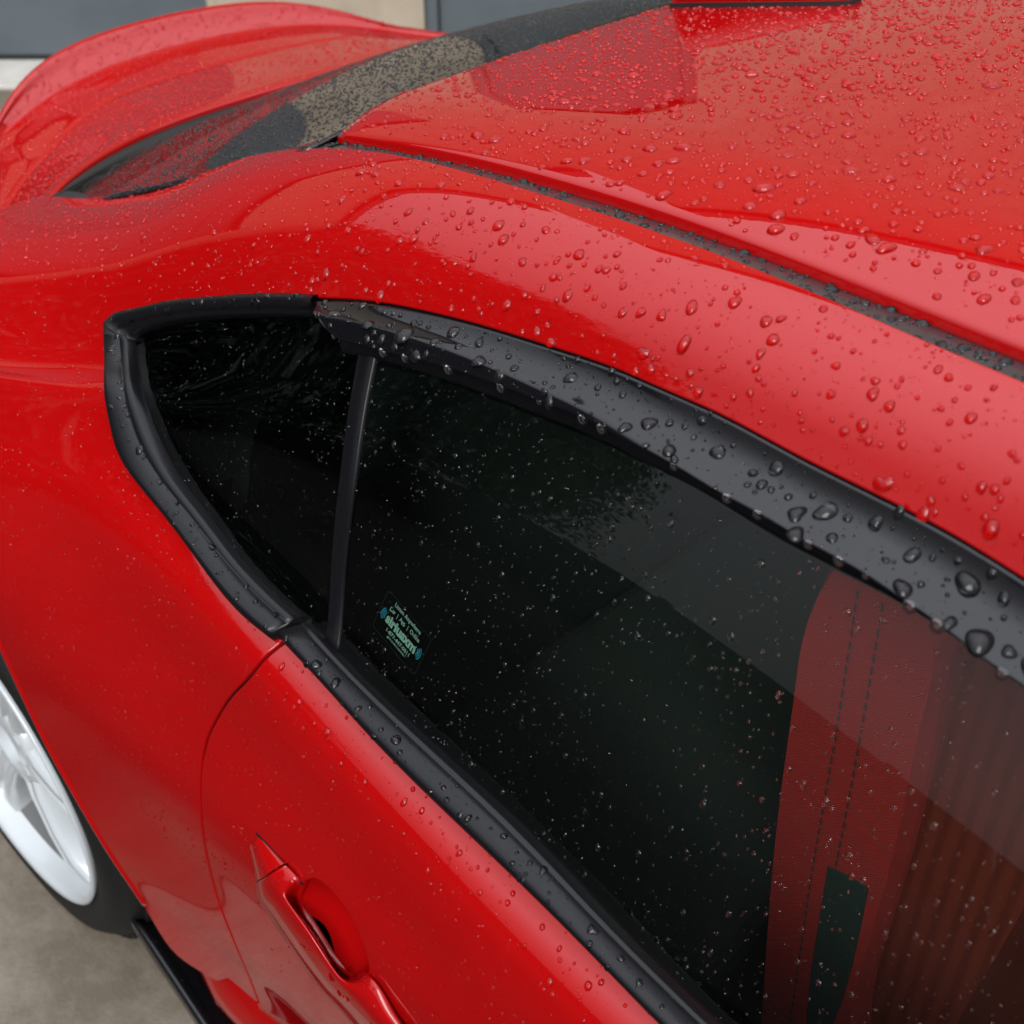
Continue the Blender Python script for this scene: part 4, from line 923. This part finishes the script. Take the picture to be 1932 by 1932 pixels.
for i in sorted(single):
    nm, p, n_, r_, be = kept[i]
    V, *rest_ = drop_mesh(p[None], n_[None], np.array([r_]), be, 24, 8)
    me = np_mesh('raindrop', [((V-p, *rest_), [BED[nm]])]); o = bpy.data.objects.new('raindrop', me); COL.objects.link(o); o.location = p
    where = ''
    if nm == 'roof':
        ye_ = roof_edges(np.array([p[0]]))[0][0]
        where = ' close to the antenna fin' if abs(p[1]) < .16 and p[0] > 1.84 else ' on the rolled edge beside the charcoal moulding' if abs(p[1]) > .86*ye_ else ' close to the rear window edge' if p[0] > 1.95 else ' out on the open panel'
    elif nm == 'rail': where = ' hard against the charcoal moulding' if p[1] < .612 and p[0] < 2 else ' just above the smoked visor' if p[2] < spl([(1.4, 1.245), (1.63, 1.258), (1.8, 1.242), (2.02, 1.19)], [p[0]])[0] else ' halfway between moulding and visor'
    elif nm == 'visor': where = ' at its rear end' if p[0] > 1.72 else ' ahead of the window post'
    elif nm == 'window trim': where = ' of the small quarter window' if p[0] > 1.93 else ' along the door'
    size = 'big ' if r_ > .0034 else 'mid-sized ' if r_ > .0022 else 'small '
    tag(o, size+WORDS[nm]+where, 'raindrop', size+'raindrops on the '+nm+where)
# drops hanging from the visor edge
L_ = np.r_[0, np.cumsum(np.linalg.norm(np.diff(VIS_EDGE, axis=0), axis=1))]; s_ = .012
while s_ < L_[-1]:
    p = np.array([np.interp(s_, L_, VIS_EDGE[:, k]) for k in range(3)]); q = proj(p)
    if -20 < q[0] < S+20 and -20 < q[1] < S+20:
        r_ = rng.uniform(1.6, 3.3)*mm; th = np.linspace(0, 2*np.pi, 18, endpoint=False); V = []
        hh = [(-1.1, .55), (-.6, .95), (-.1, 1.0), (.45, .92), (.95, .66), (1.2, .35)]
        for z, rad in hh:
            for a in th: V.append((r_*rad*math.cos(a)*1.25, r_*rad*math.sin(a)*.8, -r_*z))
        V.append((0, 0, -r_*1.3)); F = grid_faces(len(hh), 18, True)+[((len(hh)-1)*18+j, (len(hh)-1)*18+(j+1) % 18, len(V)-1) for j in range(18)]+[tuple(range(17, -1, -1))]
        o = mesh_obj('raindrop', V, orient(V, F[:60], (0, 0, -1)) and F, 'water'); o.location = p+np.array([0, 0, -r_*.5]); bpy.context.view_layer.update()
        tag(o, 'clear raindrop hanging under the lower edge of the smoked visor', 'raindrop', 'raindrops hanging from the visor edge')
    s_ += rng.uniform(.014, .06)
rest = [kept[i] for i in range(len(kept)) if i not in single]; parts = []
for lo, hi, seg, rings in ((0, .00055, 6, 2), (.00055, .0012, 8, 3), (.0012, .0022, 12, 4), (.0022, 1, 18, 6)):
    g = [d_ for d_ in rest if lo <= d_[3] < hi]
    if not g: continue
    parts.append((drop_mesh(np.array([d_[1] for d_ in g]), np.array([d_[2] for d_ in g]), np.array([d_[3] for d_ in g]), np.array([d_[4] for d_ in g]), seg, rings), [BED[d_[0]] for d_ in g])); 
o = bpy.data.objects.new('rain_drops', np_mesh('rain_drops', parts)); COL.objects.link(o); tag(o, 'countless fine raindrops spread over the paint and glass', 'raindrops', kind='stuff')
print('tris', sum(len(p[0][0])*(2*len(p[0][1])+len(p[0][2])) for p in parts))
